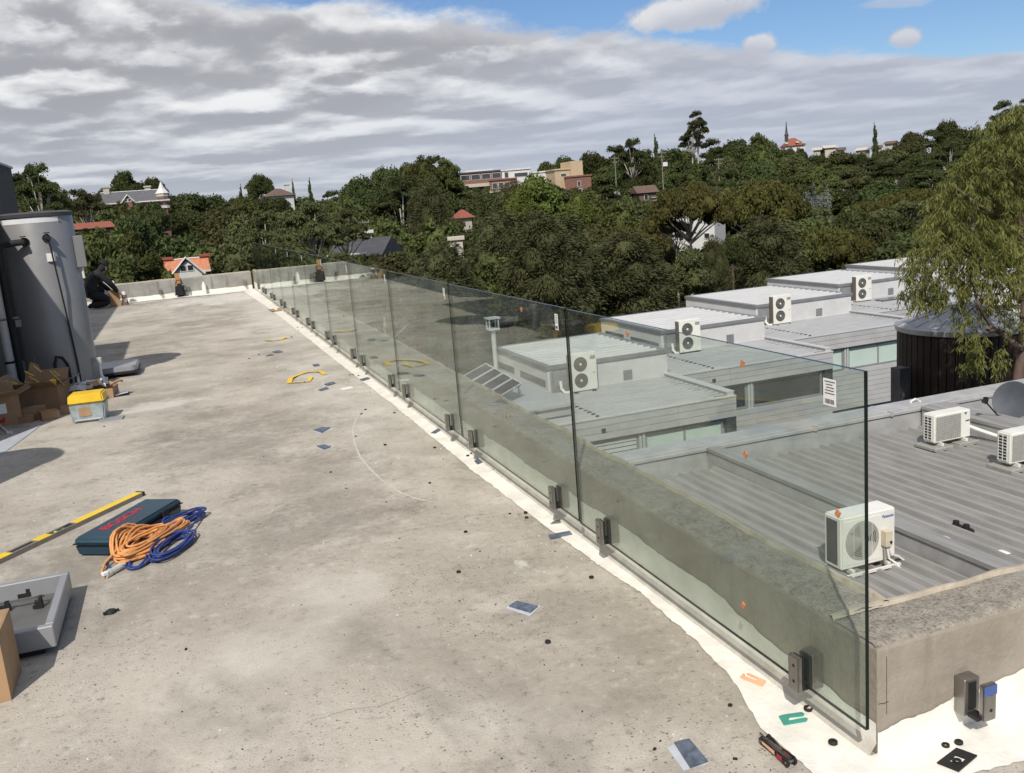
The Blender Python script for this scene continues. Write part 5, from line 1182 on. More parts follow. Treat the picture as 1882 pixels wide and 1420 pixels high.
def blob_points(blobs, dens, rng, sub=12, cl=.30):
    P, Oo = [], []
    for c, r in blobs:
        c = np.array(c); r = np.array(r); n = int(dens * (r[0] * r[1] + r[1] * r[2] + r[0] * r[2]) / 3)
        d = rng.normal(size=(sub, 3)); d /= np.linalg.norm(d, axis=1, keepdims=True); d[:, 2] = np.where(d[:, 2] < -.35, -d[:, 2] * .6, d[:, 2])
        sc_ = d * rng.uniform(.62, 1.0, (sub, 1)); k = rng.integers(0, sub, n)
        q = sc_[k] + rng.normal(0, cl, (n, 3)) * rng.uniform(.4, 1, (n, 1))
        l = np.linalg.norm(q, axis=1, keepdims=True); q = np.where(l > 1.15, q / l * 1.1, q)
        P.append(c + q * r); oo = q / (np.linalg.norm(q, axis=1, keepdims=True) + 1e-6); Oo.append(oo)
    return np.concatenate(P), np.concatenate(Oo)
def core(blobs, k, rng):
    bm = bmesh.new()
    for c, r in blobs:
        ret = bmesh.ops.create_icosphere(bm, subdivisions=2, radius=1)
        for v in ret['verts']:
            f = k * (1 + .30 * noise.noise(v.co * 2.3 + Vector(c) * 5)); v.co = Vector((c[0] + v.co.x * r[0] * f, c[1] + v.co.y * r[1] * f, c[2] + v.co.z * r[2] * f))
    V = np.array([v.co[:] for v in bm.verts]); T = np.array([[l.vert.index for l in f.loops] for f in bm.faces]) if bm.verts.index_update() is None else None
    bm.free(); return V, T
PROTO = {}
def make_proto(key, kind, seed, leafm, barkm):
    rng = np.random.default_rng(seed); rd = random.Random(seed); blobs = []; T0 = .45
    if kind == 'round':
        H = 2.0
        for k in range(13):
            a = rd.uniform(0, 6.28); q = rd.random(); rr = .62 * math.sqrt(q); z = .75 + .95 * rd.random() * (1 - .55 * q); s = rd.uniform(.30, .48); blobs.append(((rr * math.cos(a), rr * math.sin(a), z), (s, s, s * .82)))
        blobs.append(((0, 0, 1.55), (.42, .42, .40)))
        P, Oo = blob_points(blobs, 7600, rng, 18, .27); V = leaf_cloud(P, Oo, .046, .028, rng); ck = .70
    elif kind == 'gum':
        H = 2.2
        for k in range(15):
            a = k * 2.4 + rd.uniform(-.4, .4); q = (k + .5) / 15; rr = .80 * math.sqrt(q); z = 1.05 + .95 * (1 - q) * rd.uniform(.6, 1.1) + rd.uniform(-.2, .25); s = rd.uniform(.20, .34); blobs.append(((rr * math.cos(a), rr * math.sin(a), z), (s * 1.15, s * 1.15, s * .62)))
        P, Oo = blob_points(blobs, 8500, rng, 10, .34); V = leaf_cloud(P, Oo, .040, .017, rng, .35, .35); ck = .45
    elif kind == 'sheoak':
        H = 3.2
        for k in range(20):
            z = .55 + 2.45 * (k / 19.); w = (.75 if z < 1.6 else .75 * (3.25 - z) / 1.65 + .12); a = k * 2.4; rr = w * .55; s = .30 + .16 * w
            blobs.append(((rr * math.cos(a), rr * math.sin(a), z), (s, s, s * 1.35)))
        P, Oo = blob_points(blobs, 8200, rng, 16, .40); V = leaf_cloud(P, Oo, .040, .012, rng, .4, .3); ck = .68
    elif kind == 'cypress':
        H = 4.0
        for k in range(12):
            z = .4 + 3.4 * k / 11; s = (.62 if z < 1.2 else .62 * (4.0 - z) / 2.8 + .10); blobs.append(((rd.uniform(-.12, .12), rd.uniform(-.12, .12), z), (s, s, .42)))
        P, Oo = blob_points(blobs, 2600, rng, 10, .25); V = leaf_cloud(P, Oo, .085, .030, rng, .5, .3); ck = .78
    elif kind == 'umbrella':
        H = 1.25; T0 = .5
        for k in range(22):
            a = k * 2.4; q = (k + .5) / 22; rr = .82 * math.sqrt(q); z = .98 - .28 * q * q + rd.uniform(-.05, .05); s = rd.uniform(.20, .28); blobs.append(((rr * math.cos(a), rr * math.sin(a), z), (s, s, s * .60)))
        P, Oo = blob_points(blobs, 12000, rng, 16, .3); V = leaf_cloud(P, Oo, .028, .015, rng, .5); ck = .66
    elif kind == 'plume':
        H = 2.0
        for k in range(16):
            a = k * 2.4; rr = .75 * math.sqrt((k + .5) / 16); z = rd.uniform(1.0, 1.75); blobs.append(((rr * math.cos(a), rr * math.sin(a), z * .8), (.16, .16, .62 * z / 1.6)))
        P, Oo = blob_points(blobs, 5200, rng, 10, .3); V = leaf_cloud(P, Oo, .06, .022, rng, .4, .3); ck = .55
    else:                                            # bush
        H = 1.35; T0 = .15
        for k in range(12):
            a = rd.uniform(0, 6.28); rr = .62 * math.sqrt(rd.random()); s = rd.uniform(.30, .45); blobs.append(((rr * math.cos(a), rr * math.sin(a), rd.uniform(.35, .85)), (s, s, s * .85)))
        P, Oo = blob_points(blobs, 8000, rng, 18, .27); V = leaf_cloud(P, Oo, .040, .024, rng); ck = .68
    cV, cT = core(blobs, ck, rng)
    nv = len(V); Q = np.arange(nv).reshape(-1, 4)
    me = bpy.data.meshes.new(key + '_crown')
    allV = np.concatenate([V, cV]); nq, ntri = len(Q), len(cT)
    me.vertices.add(len(allV)); me.vertices.foreach_set('co', allV.astype(np.float32).ravel())
    me.loops.add(nq * 4 + ntri * 3); me.loops.foreach_set('vertex_index', np.concatenate([Q.ravel(), (cT + nv).ravel()]).astype(np.int32))
    me.polygons.add(nq + ntri); me.polygons.foreach_set('loop_start', np.concatenate([np.arange(nq) * 4, nq * 4 + np.arange(ntri) * 3]).astype(np.int32))
    me.materials.append(leafm); me.update(calc_edges=True)
    m = MB(); top = H * .7
    tk = .5 if kind == 'umbrella' else 1.
    m.tube([(0, 0, -4.5), (0.01, 0, .1), (.03, .02, T0 + .2), (0, 0, top)], [.075 * tk, .06 * tk, .045 * tk, .012], 7)
    for c, r in blobs[::1 if kind in ('gum', 'umbrella') else 3]:
        z0 = min(T0 + .3 * rd.random(), c[2] * .6); mid = (c[0] * .45, c[1] * .45, z0 + (c[2] - z0) * .45)
        m.tube([(0.02, 0, z0), mid, c], [.034 * tk, .022 * tk, .010 * tk], 5)
    tm = m.mesh(key + '_trunk', barkm, smooth=True, angle=180)
    PROTO[key] = (me, tm, H)
make_proto('shade_tree', 'round', 1, L_MID, M_BARK); make_proto('shade_tree_b', 'round', 2, L_DARK, M_BARK); make_proto('shade_tree_c', 'round', 3, L_OLIVE, M_BARK)
make_proto('gum_tree', 'gum', 4, L_OLIVE, M_BARKP); make_proto('gum_tree_b', 'gum', 5, L_DARK, M_BARKP)
make_proto('she_oak', 'sheoak', 6, L_SHEOAK, M_BARK); make_proto('she_oak_b', 'sheoak', 7, L_SHEOAK, M_BARK)
make_proto('cypress_tree', 'cypress', 8, L_DARK, M_BARK); make_proto('wattle_tree', 'umbrella', 9, L_RUSTY, M_BARKP); make_proto('lime_tree', 'round', 10, L_LIME, M_BARK)
make_proto('silver_tree', 'plume', 11, L_SILVER, M_BARK); make_proto('shrub', 'bush', 12, L_MID, M_BARK); make_proto('shrub_b', 'bush', 13, L_RUSTY, M_BARK)
KINDW = {'shade_tree': 'green broad crowned tree', 'shade_tree_b': 'dark broad crowned tree', 'shade_tree_c': 'olive broad crowned tree', 'gum_tree': 'open olive gum tree', 'gum_tree_b': 'open dark gum tree',
         'she_oak': 'dark feathery she oak', 'she_oak_b': 'dark feathery she oak', 'cypress_tree': 'narrow dark cypress', 'wattle_tree': 'flat topped rusty tree', 'lime_tree': 'bright lime tree', 'silver_tree': 'silvery plumed tree', 'shrub': 'green rounded bush', 'shrub_b': 'rusty rounded bush'}
ZONES = [(125, 'above grey tank'), (310, 'around slate roofed house'), (400, 'behind orange roof'), (620, 'beyond far glass end'), (735, 'around dark grey roof'), (830, 'left of apartments'), (1000, 'below apartments'), (1165, 'right of lime tree'), (1345, 'around white house'), (1480, 'below red spired roof'), (1665, 'above pale stepped roofs'), (9999, 'behind weeping gum')]
TREES = []; NTREE = [0]; AUTO = []; AUTO_T = {}
def tree(kind, px, py, r, wpx, label=None):
    me, tm, H = PROTO[kind]; p = at(px, py, r); gz = terrain(p.x, p.y); h = p.z - gz
    if h < 4.5: return None
    s = min(wpx * r / FPX / 2, h * .62)
    name = kind[:-2] if kind[-2:] in ('_b', '_c') else kind
    rz_ = random.uniform(0, 6.28); NTREE[0] += 1
    if not label:
        zone = next(w_ for lim, w_ in ZONES if px < lim); ring = 'near belt' if r < 85 else 'middle slope' if r < 165 else 'ridge'
        label = f'{KINDW[kind]}, {ring} {zone}'; AUTO.append(None)
    grp = None
    t = thing(name, (p.x, p.y, gz), label, 'tree' if 'shrub' not in kind else 'bush', rz_)
    AUTO_T.setdefault(label, []).append((px, t))
    hs = h / H
    sz = min(hs, s * {'wattle_tree': 1.75, 'cypress_tree': 3.2, 'silver_tree': 1.6}.get(name, 1.3))
    c = mesh_obj('crown', me, t, (0, 0, h - H * sz)); c.scale = (s, s * random.uniform(.85, 1.15), sz)
    k = mesh_obj('trunk', tm, t, (0, 0, h - H * sz)); k.scale = (s, s, sz)
    TREES.append((px, py, r, wpx)); return t
SEEN_L = set()

# ------------------------------------------------------------------ far houses
CLEAR = []                                           # (px0, px1, py_bottom, r): keep nearer trees below this row here
def face(px, r):
    d_ = at(px, 400, r) - CAM; return -math.atan2(d_.x, d_.y)
def hwin(par, x, y, z, w_, h_, pane=None, fr=None):
    m = MB(); m.box((x, y - .03, z), (w_ + .16, .06, h_ + .16)); f = m.build('window_frame', fr or M_HWHITE, par)
    m = MB(); m.box((x, y - .065, z), (w_, .02, h_)); m.build('window_pane', pane or M_PANE, f)
def gable(px, py, r, w_, d_, rh, label, wall, roof, yaw=0., name='house', clear=None, front_gable=None, chim=None, wins=None, hip=False, trim=None, e=.5):
    p = at(px, py, r); gz = min(terrain(p.x, p.y) - 1.0, p.z - 2.4)
    t = thing(name, (p.x, p.y, gz), label, 'house', face(px, r) + yaw); H = p.z - gz
    m = MB(); m.span((-w_ / 2, -d_ / 2, 0), (w_ / 2, d_ / 2, H)); m.build('wall', wall, t)
    hx = w_ / 2 + e; hy = d_ / 2 + e; rx = (hx - min(hx * .8, hy)) if hip else hx
    m = MB(); m.add([(-hx, -hy, H), (hx, -hy, H), (hx, hy, H), (-hx, hy, H), (-rx, 0, H + rh), (rx, 0, H + rh)], [(0, 1, 5, 4), (1, 2, 5), (2, 3, 4, 5), (3, 0, 4), (3, 2, 1, 0)]); ro = m.build('roof', roof, t)
    if trim:
        m = MB(); m.tube([(-rx, 0, H + rh + .05), (rx, 0, H + rh + .05)], .09, 5); m.span((-hx, -hy - .05, H - .14), (hx, -hy + .05, H + .05)); m.build('ridge_trim', trim, ro)
    if front_gable:
        gx, gw, gh, gm = front_gable
        m = MB(); y0 = -hy - .6; m.add([(gx - gw / 2, y0, H - .3), (gx + gw / 2, y0, H - .3), (gx, y0, H + gh), (gx - gw / 2, 0, H - .3), (gx + gw / 2, 0, H - .3), (gx, 0, H + gh)], [(0, 2, 5, 3), (1, 4, 5, 2)]); m.build('gable_roof', roof, t)
        m = MB(); y1 = y0 + .25; m.add([(gx - gw / 2 + .3, y1, 0), (gx + gw / 2 - .3, y1, 0), (gx + gw / 2 - .3, y1, H - .2), (gx, y1, H + gh - .35), (gx - gw / 2 + .3, y1, H - .2)], [(0, 1, 2, 3, 4)]); m.span((gx - gw / 2 + .3, y1 + .01, 0), (gx + gw / 2 - .3, -d_ / 2, H - .3)); m.build('gable_wall', gm, t)
        m = MB(); m.tube([(gx - gw / 2, y0 - .02, H - .3), (gx, y0 - .02, H + gh), (gx + gw / 2, y0 - .02, H - .3)], .13, 5); m.build('barge_board', trim or M_HWHITE, t)
        for s in (-1, 1): hwin(t, gx + s * gw * .105, y1, H + gh * .28, gw * .15, gh * .34)
    for c in chim or []:
        m = MB(); m.box((c[0], c[1], H + rh * .6 + c[2] / 2), (.9, .9, c[2] + rh)); m.box((c[0], c[1], H + rh * 1.1 + c[2]), (1.15, 1.15, .25)); m.build('chimney', c[3], ro)
    for wx, wz, ww, wh in wins or []: hwin(t, wx, -d_ / 2, H + wz, ww, wh)
    if clear: CLEAR.append((*clear, r))
    return t, H
def block(px, py, r, w_, d_, h_, label, wall, wins=(), yaw=0., clear=None, roofm=None, over=.25, name='apartment_block', cat='apartments'):
    p = at(px, py, r); gz = min(terrain(p.x, p.y) - 1, p.z - h_); t = thing(name, (p.x, p.y, gz), label, cat, face(px, r) + yaw); H = p.z - gz
    m = MB(); m.span((-w_ / 2, -d_ / 2, 0), (w_ / 2, d_ / 2, H)); m.build('wall', wall, t)
    m = MB(); m.span((-w_ / 2 - over, -d_ / 2 - over, H), (w_ / 2 + over, d_ / 2 + over, H + .35)); m.build('roof_slab', roofm or wall, t)
    for wx, wz, ww, wh in wins: hwin(t, wx, -d_ / 2, H + wz, ww, wh)
    if clear: CLEAR.append((*clear, r))
    return t, H
# slate roofed Victorian house on the left slope
t, H = gable(247, 372, 160, 9.4, 8, 1.9, 'Victorian house with slate roof, white barge boards and banded brick turret', M_BRICK, M_SLATE, .12, clear=(196, 298, 366), trim=M_HWHITE, front_gable=(-1.6, 2.6, 1.2, M_BRICK), chim=[(-4.2, 0, .8, M_CREAM), (2.6, 1, .5, M_CREAM)])
m = MB(); m.span((-2.5, -7.0, H - 1.4), (4.2, -5.2, H - 1.0)); m.build('verandah', M_HWHITE, t)
for k in range(5):
    m = MB(); m.lathe([(1.05, 0), (1.05, .48)], 8); m.build('turret_band', M_BRICK if k % 2 else M_CREAM, t, (4.3, -3.2, H - 1.4 + .5 * k + .01))
m = MB(); m.lathe([(1.2, 0), (.5, .9), (.05, 2.0)], 8); m.build('turret_spire', M_HWHITE, t, (4.3, -3.2, H + 1.12))
t, H = gable(345, 498, 100, 3.9, 3.6, 1.30, 'orange tiled house with white front gable peeping over the far parapet', M_CREAM, M_TILE, .05, clear=(306, 384, 508), front_gable=(-.15, 3.5, 1.55, M_HWHITE), trim=M_HWHITE, chim=[(-1.9, .3, .1, M_TILER), (1.95, .3, .1, M_TILER)], e=.32)
gable(152, 421, 120, 6, 5, .8, 'brown tiled roof half hidden in trees right of the grey tank', M_BROWNR, M_TILER, .2, clear=(130, 172, 416))
gable(512, 360, 190, 4.6, 5, 1.5, 'brown hip roofed house with white wall on the far left ridge', M_HWHITE, M_BROWNR, .3, clear=(492, 530, 355), hip=True, chim=[(2.0, 0, .6, M_HWHITE)])
t, H = gable(672, 468, 95, 5.2, 4.6, 1.7, 'dark grey hip roof with a broad white fascia at its left end', M_SLATED, M_SLATED, -.45, clear=(632, 706, 460))
m = MB(); m.box((-1.6, -2.95, H + .14), (2.6, .3, .34)); m.box((.6, -2.9, H + .30), (1.6, .3, .14)); m.build('white_fascia', M_HWHITE, t)
t, H = block(672, 428, 118, 1.5, 2, 3, 'small white gabled porch beyond the dark grey roof', M_HWHITE, clear=(655, 690, 434), name='house', cat='house')
gable(850, 400, 150, 1.9, 3, 1.3, 'red tiled gable roof between dark she oaks', M_CREAM, M_TILER, .4, clear=(840, 860, 398), hip=True)
block(838, 440, 110, 1.5, 3, 4, 'cream rendered house wall glimpsed through she oaks', M_CREAM, [(-.3, -1.3, .7, .9)], clear=(830, 848, 462), name='house', cat='house')
t, H = block(884, 318, 235, 12.6, 10, 7, 'dark flat roofed apartment block on the ridge with white roof edge', M_BRICK, [(-4 + 2.6 * k, -1.0, 2.1, 1.2) for k in range(4)], clear=(838, 932, 336), roofm=M_SLATED)
m = MB(); m.span((-6.5, -5.9, H - 3.4), (6.5, -4.9, H - 2.6)); m.build('balcony', M_CREAM, t)
m = MB(); m.box((-.5, 0, H + .55), (7.0, 5, .5)); m.build('white_roof_deck', M_HWHITE, t)
t, H = block(924, 331, 225, 6.4, 8, 6, 'brick apartment wing with pale balcony below the dark flat roofed block', M_BRICK, [(-2 + 1.5 * k, -1.2, 1.1, 1.2) for k in range(3)], clear=(896, 946, 348))
m = MB(); m.span((-3.4, -4.9, H - 3.0), (3.4, -3.9, H - 2.3)); m.build('balcony', M_CREAM, t)
block(948, 313, 232, 7.0, 8, 5, 'white flat roofed modern block on the ridge', M_HWHITE, [(-2.4, -1.0, .9, 1.3), (1.2, -1.2, 3.2, .9)], clear=(920, 985, 332))
t, H = block(1030, 313, 230, 5.6, 7, 5, 'tan block with stepped wall on the ridge', M_TAN, [(-.6, -1.2, 1.3, .6)], clear=(998, 1060, 332), yaw=.35)
m = MB(); m.span((1.2, -4, 0), (4.4, 3, H + 1.9)); m.build('stair_tower', M_TAN, t)
block(1062, 325, 224, 6.2, 7, 6, 'brown brick block with a white window right of the lime green tree', M_BRICK, [(.2, -1.6, .7, 1.1), (.4, -3.4, .7, 1.1)], clear=(1040, 1086, 342))
block(1000, 317, 236, 6, 8, 4, 'long white flat roof behind the lime green tree', M_HWHITE, clear=(970, 1010, 322))
gable(1184, 354, 170, 3.2, 4, 1.3, 'brown roofed cottage with white window left of the rusty flat topped tree', M_BROWNR, M_BROWNR, .3, clear=(1168, 1194, 358), wins=[(-.3, -.8, .6, .9), (1.2, -1.2, .9, .4)])
t, H = block(1284, 392, 96, 4.4, 4, 6, 'white rendered house showing through gum branches in mid slope', M_HWHITE, [(-1.3, -2.3, .45, .45), (1.4, -2.2, .5, .45)], clear=(1244, 1326, 446), name='house', cat='house', yaw=-.3)
m = MB(); m.span((-1.6, -2.1, H - .2), (.4, -1.95, H + .8)); m.build('parapet_gable', M_HWHITE, t)
t, H = gable(1457, 268, 265, 5.4, 6, 2.2, 'red roofed building with a slim dark spire on the ridge', M_HWHITE, M_TILER, .2, 'church', clear=(1438, 1476, 268), hip=True)
m = MB(); m.lathe([(.55, 0), (.5, 1.6), (.7, 1.7), (.35, 2.4), (.06, 5.6)], 8); m.build('spire', M_SLATED, t, (-1.7, 0, H + 1.4))
for k, (wx, wz) in enumerate(((-2.4, .8), (.6, .9), (2.3, .6))):
    m = MB(); m.box((wx, -3.0, H + wz), (.9, .9, .5)); m.build('dormer', M_CREAM, t)
for k, (px, py, w_) in enumerate([(1522, 272, 3.0), (1545, 276, 1.8), (1586, 276, 2.4), (1612, 272, 1.8), (1502, 276, 1.8), (1638, 264, 2.2)]):
    gable(px, py, 262, w_, 4, .8, 'small pale roofed house far off on the ridge right of the spire', M_CREAM, M_BROWNR if k % 2 else M_CREAM, U(-.4, .4), clear=(px - 7, px + 7, py - 2))[0]['label'] = ['pale roofed house nearest the red spired roof on its right', 'second pale house right of the spire, below the ridge line', 'brown roofed house midway between spire and right ridge conifer', 'small pale house left of the right ridge conifer', 'tiny brown roofed house just right of the spire', 'pale house right of the pointed conifer on the ridge'][k]
block(1740, 520, 62, 9, 9, 4, 'white building glimpsed through the weeping gum', M_HWHITE, [(-2, -1.2, 1.4, .9), (2, -1.2, 1.4, .9)], name='house', cat='house')
block(1840, 545, 50, 6, 6, 3.5, 'pale flat building with dark window right behind the weeping gum', M_BOXW, [(.2, -.8, .7, 1.1)], name='house', cat='house')
def pole(px, pt, pb, r, label):
    a, b_ = at(px, pt, r), at(px, pb, r); t = thing('power_pole', b_ - Vector((0, 0, 6)), label, 'power pole', face(px, r)); h = a.z - b_.z + 6
    m = MB(); m.tube([(0, 0, 0), (0, 0, h)], [.13, .09], 7); m.build('pole', M_POLE, t)
    for k, zz in enumerate((h - .3, h - 1.1)):
        m = MB(); m.box((0, -.1, zz), (1.7 - .5 * k, .09, .10)); ca_ = m.build('crossarm', M_POLE, t)
        for s in (-1, -.4, .4, 1):
            m = MB(); m.tube([(s * .75, -.1, zz + .07), (s * .75, -.1, zz + .22)], .035, 5); m.build('insulator', M_CREAM, ca_)
    CLEAR.append((px - 9, px + 9, pb, r)); return t
pole(1131, 288, 312, 190, 'power pole on the ridge above the dark trees, leftmost of three')
t = pole(1218, 278, 322, 185, 'power pole carrying a white transformer, middle of three')
m = MB(); m.box((.6, -.3, 11.0), (.9, .6, .8)); o = m.build('transformer', M_HWHITE, t); o.location = (0, 0, at(1218, 302, 185).z - t.location.z - 11)
pole(1321, 290, 308, 180, 'power pole right of the transformer pole on the ridge')
pole(670, 404, 440, 115, 'power pole beside the dark grey roof')

# ------------------------------------------------------------------ named trees, then the filling rows
tree('gum_tree_b', 62, 306, 105, 105, 'big dark gum with sky showing through its crown above the tank')
tree('gum_tree', 150, 342, 125, 75, 'pale rounded gum left of the slate roofed house')
tree('shade_tree_b', 225, 309, 175, 75, 'tall dark tree behind the slate roofed house, higher one'); tree('shade_tree_b', 278, 322, 178, 55, 'tall dark tree behind the turret of the slate roofed house')
tree('shade_tree_b', 474, 316, 205, 54, 'solitary round topped tree standing above the far left skyline')
for px, pt in ((498, 338), (538, 337), (568, 334), (441, 346)): tree('cypress_tree', px, pt, 200, 19)
tree('gum_tree_b', 1280, 206, 225, 52, 'tallest thin crowned gum standing clear above the ridge'); tree('gum_tree_b', 1270, 232, 226, 50, 'lower half crown of the tall gum on the ridge')
tree('cypress_tree', 1608, 233, 240, 24, 'single pointed conifer on the right ridge'); tree('cypress_tree', 1205, 254, 220, 26, 'blunt dark conifer on the ridge left of the tall gum')
tree('gum_tree_b', 1845, 188, 150, 70, 'wispy gum tops rising behind the weeping gum'); tree('gum_tree_b', 1885, 182, 150, 60)
tree('lime_tree', 985, 316, 128, 118, 'large bright lime green tree below the ridge apartments'); tree('lime_tree', 955, 338, 124, 78, 'left shoulder of the bright lime green trees'); tree('lime_tree', 1062, 352, 122, 66, 'smaller bright lime tree to the right of the large one')
tree('wattle_tree', 1262, 322, 80, 180, 'broad flat topped rusty olive tree over the white house'); tree('wattle_tree', 1392, 312, 100, 195, 'broad domed rusty olive tree right of the white house')
tree('gum_tree', 1240, 385, 82, 70, 'gum left of the white house, partly covering it')
tree('shade_tree_c', 1262, 452, 70, 95); tree('she_oak', 1312, 448, 72, 90); tree('shade_tree_b', 1345, 430, 74, 70)
tree('silver_tree', 1492, 338, 150, 80, 'silvery plumed tree standing out in the dark hillside')
tree('shrub_b', 1560, 418, 74, 92, 'rusty orange green round bush above the pale roofs')
tree('gum_tree', 560, 362, 78, 130, 'gum with pale bare limbs beyond the far end of the glass'); tree('gum_tree', 480, 380, 82, 110, 'second pale limbed gum left of the bare branched one'); tree('gum_tree', 628, 378, 86, 90, 'third pale limbed gum near the dark grey roof')
tree('gum_tree_b', 1160, 258, 215, 70, 'flat topped dark pine like tree on the ridge')
for px, pt, w_ in ((660, 318, 95), (712, 300, 100), (775, 284, 90), (815, 288, 70), (740, 325, 110), (690, 345, 100), (800, 330, 100)):
    tree(random.choice(['shade_tree', 'shade_tree_b']), px, pt, 190 + random.uniform(-12, 12), w_)
tree('shade_tree', 175, 416, 52, 150, 'big bright bush like tree just right of the grey tank'); tree('shade_tree', 240, 424, 56, 120, 'rounded green tree above the far parapet, left of the orange roof')

CLEAR += [(935, 1085, 408, 128), (470, 630, 436, 78), (1185, 1340, 392, 80), (1315, 1470, 392, 100), (1458, 1528, 374, 150), (1520, 1600, 468, 74)]
NEAR = [(-100, 400), (130, 420), (250, 430), (300, 500), (392, 500), (400, 432), (440, 400), (460, 385), (640, 405), (645, 474), (712, 474), (730, 405), (800, 378), (850, 362), (930, 372), (1000, 392), (1060, 410), (1130, 450), (1180, 470), (1230, 465), (1330, 440), (1350, 400), (1420, 372), (1500, 395), (1530, 425), (1620, 470), (1700, 440), (1900, 420)]
def okpy(px, py, r, wpx):
    hw = wpx * .36
    for a, b_, bot, rr in CLEAR:
        if r < rr - 1 and px + hw > a and px - hw < b_: py = max(py, bot + 2)
    return py
def kind_for(px, r):
    q = random.random()
    if r < 85:
        if px < 460: return random.choice(['shade_tree', 'shade_tree_c', 'shade_tree', 'shrub'])
        if px < 720: return random.choice(['gum_tree', 'shade_tree_c', 'gum_tree', 'shade_tree_b'])
        if px < 1540: return random.choice(['she_oak', 'she_oak_b', 'she_oak', 'shade_tree_c', 'gum_tree', 'shade_tree'])
        return random.choice(['shade_tree_b', 'shade_tree', 'shade_tree_b'])
    if r < 165: return random.choice(['shade_tree', 'shade_tree_b', 'shade_tree_c', 'gum_tree', 'shade_tree_b'] + (['wattle_tree'] if px > 1100 else []) + (['she_oak'] if 700 < px < 1500 else []))
    return random.choice(['shade_tree_b', 'shade_tree_b', 'shade_tree', 'shade_tree_c', 'gum_tree_b'])
random.seed(23)
for a, b_, bot, R_ in list(CLEAR):
    if R_ < 70 or b_ - a < 20 or (a, R_) in ((935, 128), (470, 78), (1185, 80), (1315, 100), (1458, 150), (1520, 74)): continue
    px = a - 4
    while px < b_ + 6:
        w_ = min(5.5 * FPX / R_, 60); tree(random.choice(['shade_tree_b', 'shade_tree', 'shade_tree_c']), px, okpy(px, bot + random.uniform(0, 6), R_ - 9, w_), R_ - 9, w_); px += w_ * .5
for r, wm, x0, x1 in ((46, 5.8, 120, 700), (58, 6.5, 100, 1010), (66, 7.5, 380, 1160), (76, 8.5, 60, 1900), (90, 9.5, 0, 1920), (106, 10.5, 0, 1940), (125, 11, 0, 1940), (148, 12, -20, 1950), (172, 10.5, -20, 1950), (198, 11, -20, 1950), (224, 11, -20, 1950), (248, 11, -20, 1960)):
    wpx = wm * FPX / r; px = x0 + random.uniform(0, wpx * .4)
    while px < x1:
        t_ = min(1, max(0, (r - 58) / (248 - 58))) ** .75
        n_, s_ = lerp_tab(NEAR, px), lerp_tab(SKY, px)
        py = n_ + (s_ - n_) * t_ + random.uniform(-4, 26) * (1 if r < 240 else .45); rr = r * random.uniform(.96, 1.04)
        py = max(py, s_ + 2); w_ = wpx * random.uniform(.8, 1.35)
        blocked = any(abs(r - R_) < 5 and px > a and px < b_ for a, b_, bot, R_ in CLEAR)
        py = okpy(px, py, rr, w_)
        if r < 80 and px > 1150 and py < 395: py = 395 + random.uniform(0, 30)
        if not blocked: tree(kind_for(px, r), px, py, rr, w_)
        px += wpx * random.uniform(.42, .68)

NUM = ['zero', 'one', 'two', 'three', 'four', 'five', 'six', 'seven', 'eight', 'nine', 'ten', 'eleven', 'twelve', 'thirteen', 'fourteen', 'fifteen', 'sixteen', 'seventeen', 'eighteen']
OR_ = ['first', 'second', 'third', 'fourth', 'fifth', 'sixth', 'seventh', 'eighth', 'ninth', 'tenth', 'eleventh', 'twelfth', 'thirteenth', 'fourteenth', 'fifteenth', 'sixteenth', 'seventeenth', 'eighteenth']
for lab, l in AUTO_T.items():
    l.sort(key=lambda q: q[0])
    for k, (px, t) in enumerate(l):
        t['group'] = 'trees on the hillside'
        if len(l) > 1: t['label'] = f'{lab}, {OR_[min(k, 17)]} of {NUM[min(len(l), 18)]} from left'

# ================================================================== WEEPING GUM ON THE RIGHT
ht = thing('weeping_gum', (at(1868, 720, 20.5).x, at(1868, 720, 20.5).y, GZ), 'weeping gum with fine drooping yellow green leaves at the right edge', 'tree'); HO = Vector(ht.location)
A_ = lambda px, py, d_=20.5: at(px, py, d_) - HO
m = MB(); tr_ = [Vector((.2, .1, 0)), A_(1866, 760), A_(1872, 690), A_(1880, 640), A_(1884, 560), A_(1880, 440, 20.8), A_(1868, 320, 20.8), A_(1858, 240, 20.6)]
m.tube(tr_, [.17, .14, .115, .10, .085, .065, .04, .015], 10)
m.build('trunk', mat('bark_pinkish', (.12, .078, .062), .8, 0, .3, 2, .4, 18, stretch=(2, 2, .5)), ht, smooth=True)
limbs = [[(1880, 640), (1850, 622), (1822, 600), (1800, 565), (1790, 530), (1775, 480)], [(1884, 560), (1850, 520), (1800, 480), (1740, 450), (1710, 470)], [(1880, 440), (1840, 400), (1790, 370), (1750, 340)], [(1868, 330), (1830, 300), (1800, 280)], [(1884, 540), (1920, 480), (1960, 420)], [(1868, 300), (1900, 240), (1925, 230)], [(1822, 600), (1815, 608), (1835, 606), (1855, 612)], [(1800, 480), (1790, 430), (1785, 390)], [(1735, 455), (1700, 520), (1690, 545)]]
for l in limbs:
    m = MB(); n = len(l); m.tube([A_(x_, y_, 20.5 + .25 * math.sin(k * 1.9 + l[0][1])) for k, (x_, y_) in enumerate(l)], [.055 * (1 - k / n) + .010 for k in range(n)], 7); m.build('limb', M_BARK, ht, smooth=True)
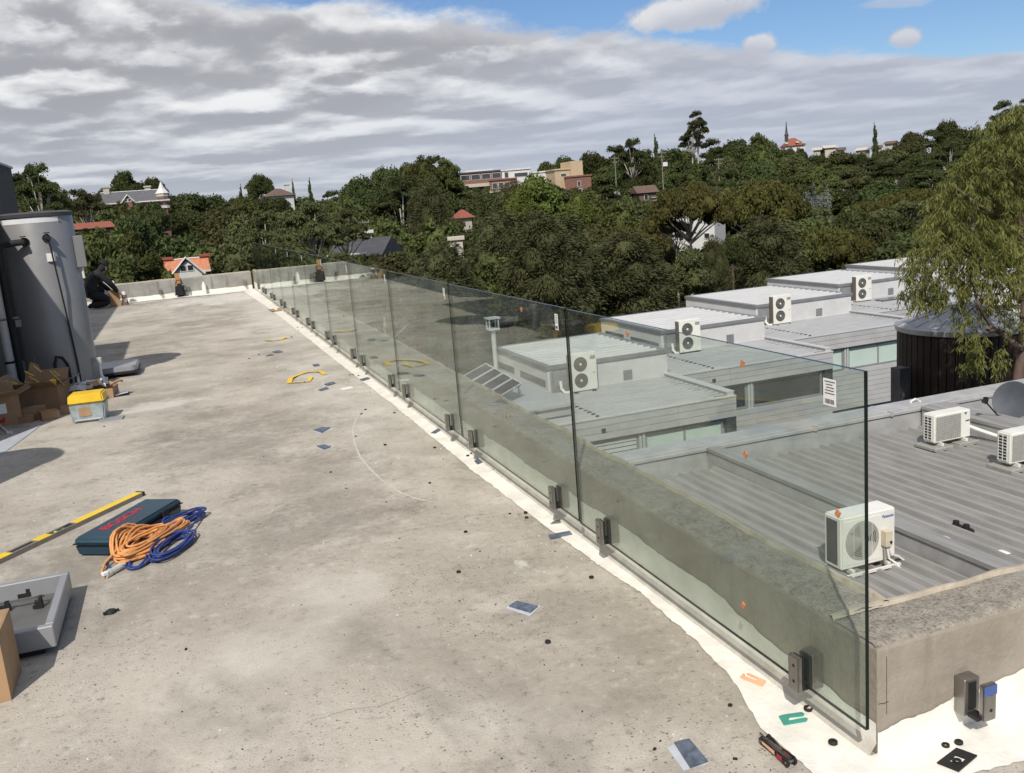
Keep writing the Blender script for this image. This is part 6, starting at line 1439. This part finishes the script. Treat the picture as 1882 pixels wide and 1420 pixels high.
CL = [(1852, 235, 40), (1880, 225, 42), (1818, 282, 44), (1790, 300, 34), (1850, 310, 55), (1762, 350, 42), (1800, 360, 55), (1860, 390, 60), (1725, 420, 40), (1765, 425, 58), (1820, 450, 60), (1875, 470, 55), (1695, 470, 34), (1735, 480, 52), (1785, 505, 50), (1840, 520, 50), (1700, 515, 38), (1682, 535, 22), (1745, 540, 42), (1815, 555, 26), (1880, 560, 34), (1702, 555, 22), (1780, 590, 18), (1795, 630, 22), (1815, 655, 26), (1790, 668, 16), (1910, 300, 60), (1925, 420, 70), (1930, 520, 50), (1915, 240, 40), (1880, 600, 22), (1850, 270, 45), (1840, 350, 50), (1745, 385, 36), (1775, 460, 40)]
rng = np.random.default_rng(77); PT, AX = [], []
for px, py, rp in CL:
    R_ = rp * .92 * 20.5 / FPX; c = np.array(at(px, py, 20.5 + random.uniform(-.5, .5)) - HO); nsp = int(36 * (rp / 40) ** 2) + 4
    for _ in range(nsp):
        d_ = rng.normal(size=3); d_ /= np.linalg.norm(d_); s0 = c + d_ * R_ * rng.uniform(.35, 1.0) * np.array([1, 1.5, 1]); out_ = d_ * np.array([1, 1, .2])
        L_ = rng.uniform(.18, .55); nl = int(14 + 20 * L_)
        for q in range(nl):
            f = q / nl; p = s0 + out_ * .22 * f + np.array([0, 0, -L_ * f * f * .8 + .10 * f]) + rng.normal(0, .028, 3)
            PT.append(p); AX.append(out_ * .35 * (1 - f) + np.array([rng.normal(0, .50), rng.normal(0, .50), -.85]))
PT = np.array(PT); AX = np.array(AX); AX /= np.linalg.norm(AX, axis=1, keepdims=True); n = len(PT)
T2 = np.cross(AX, rng.normal(size=(n, 3))); T2 /= np.linalg.norm(T2, axis=1, keepdims=True)
la = rng.uniform(.055, .10, n)[:, None]; lb = rng.uniform(.009, .016, n)[:, None]
V = np.stack([PT, PT + AX * la + T2 * lb, PT + AX * la * 2, PT + AX * la - T2 * lb], 1).reshape(-1, 3)
me = fast_mesh('weeping_foliage', V, np.arange(n * 4).reshape(-1, 4), [L_HERO]); o = mesh_obj('crown', me, ht)
print('hero leaves', n, 'trees', NTREE[0])
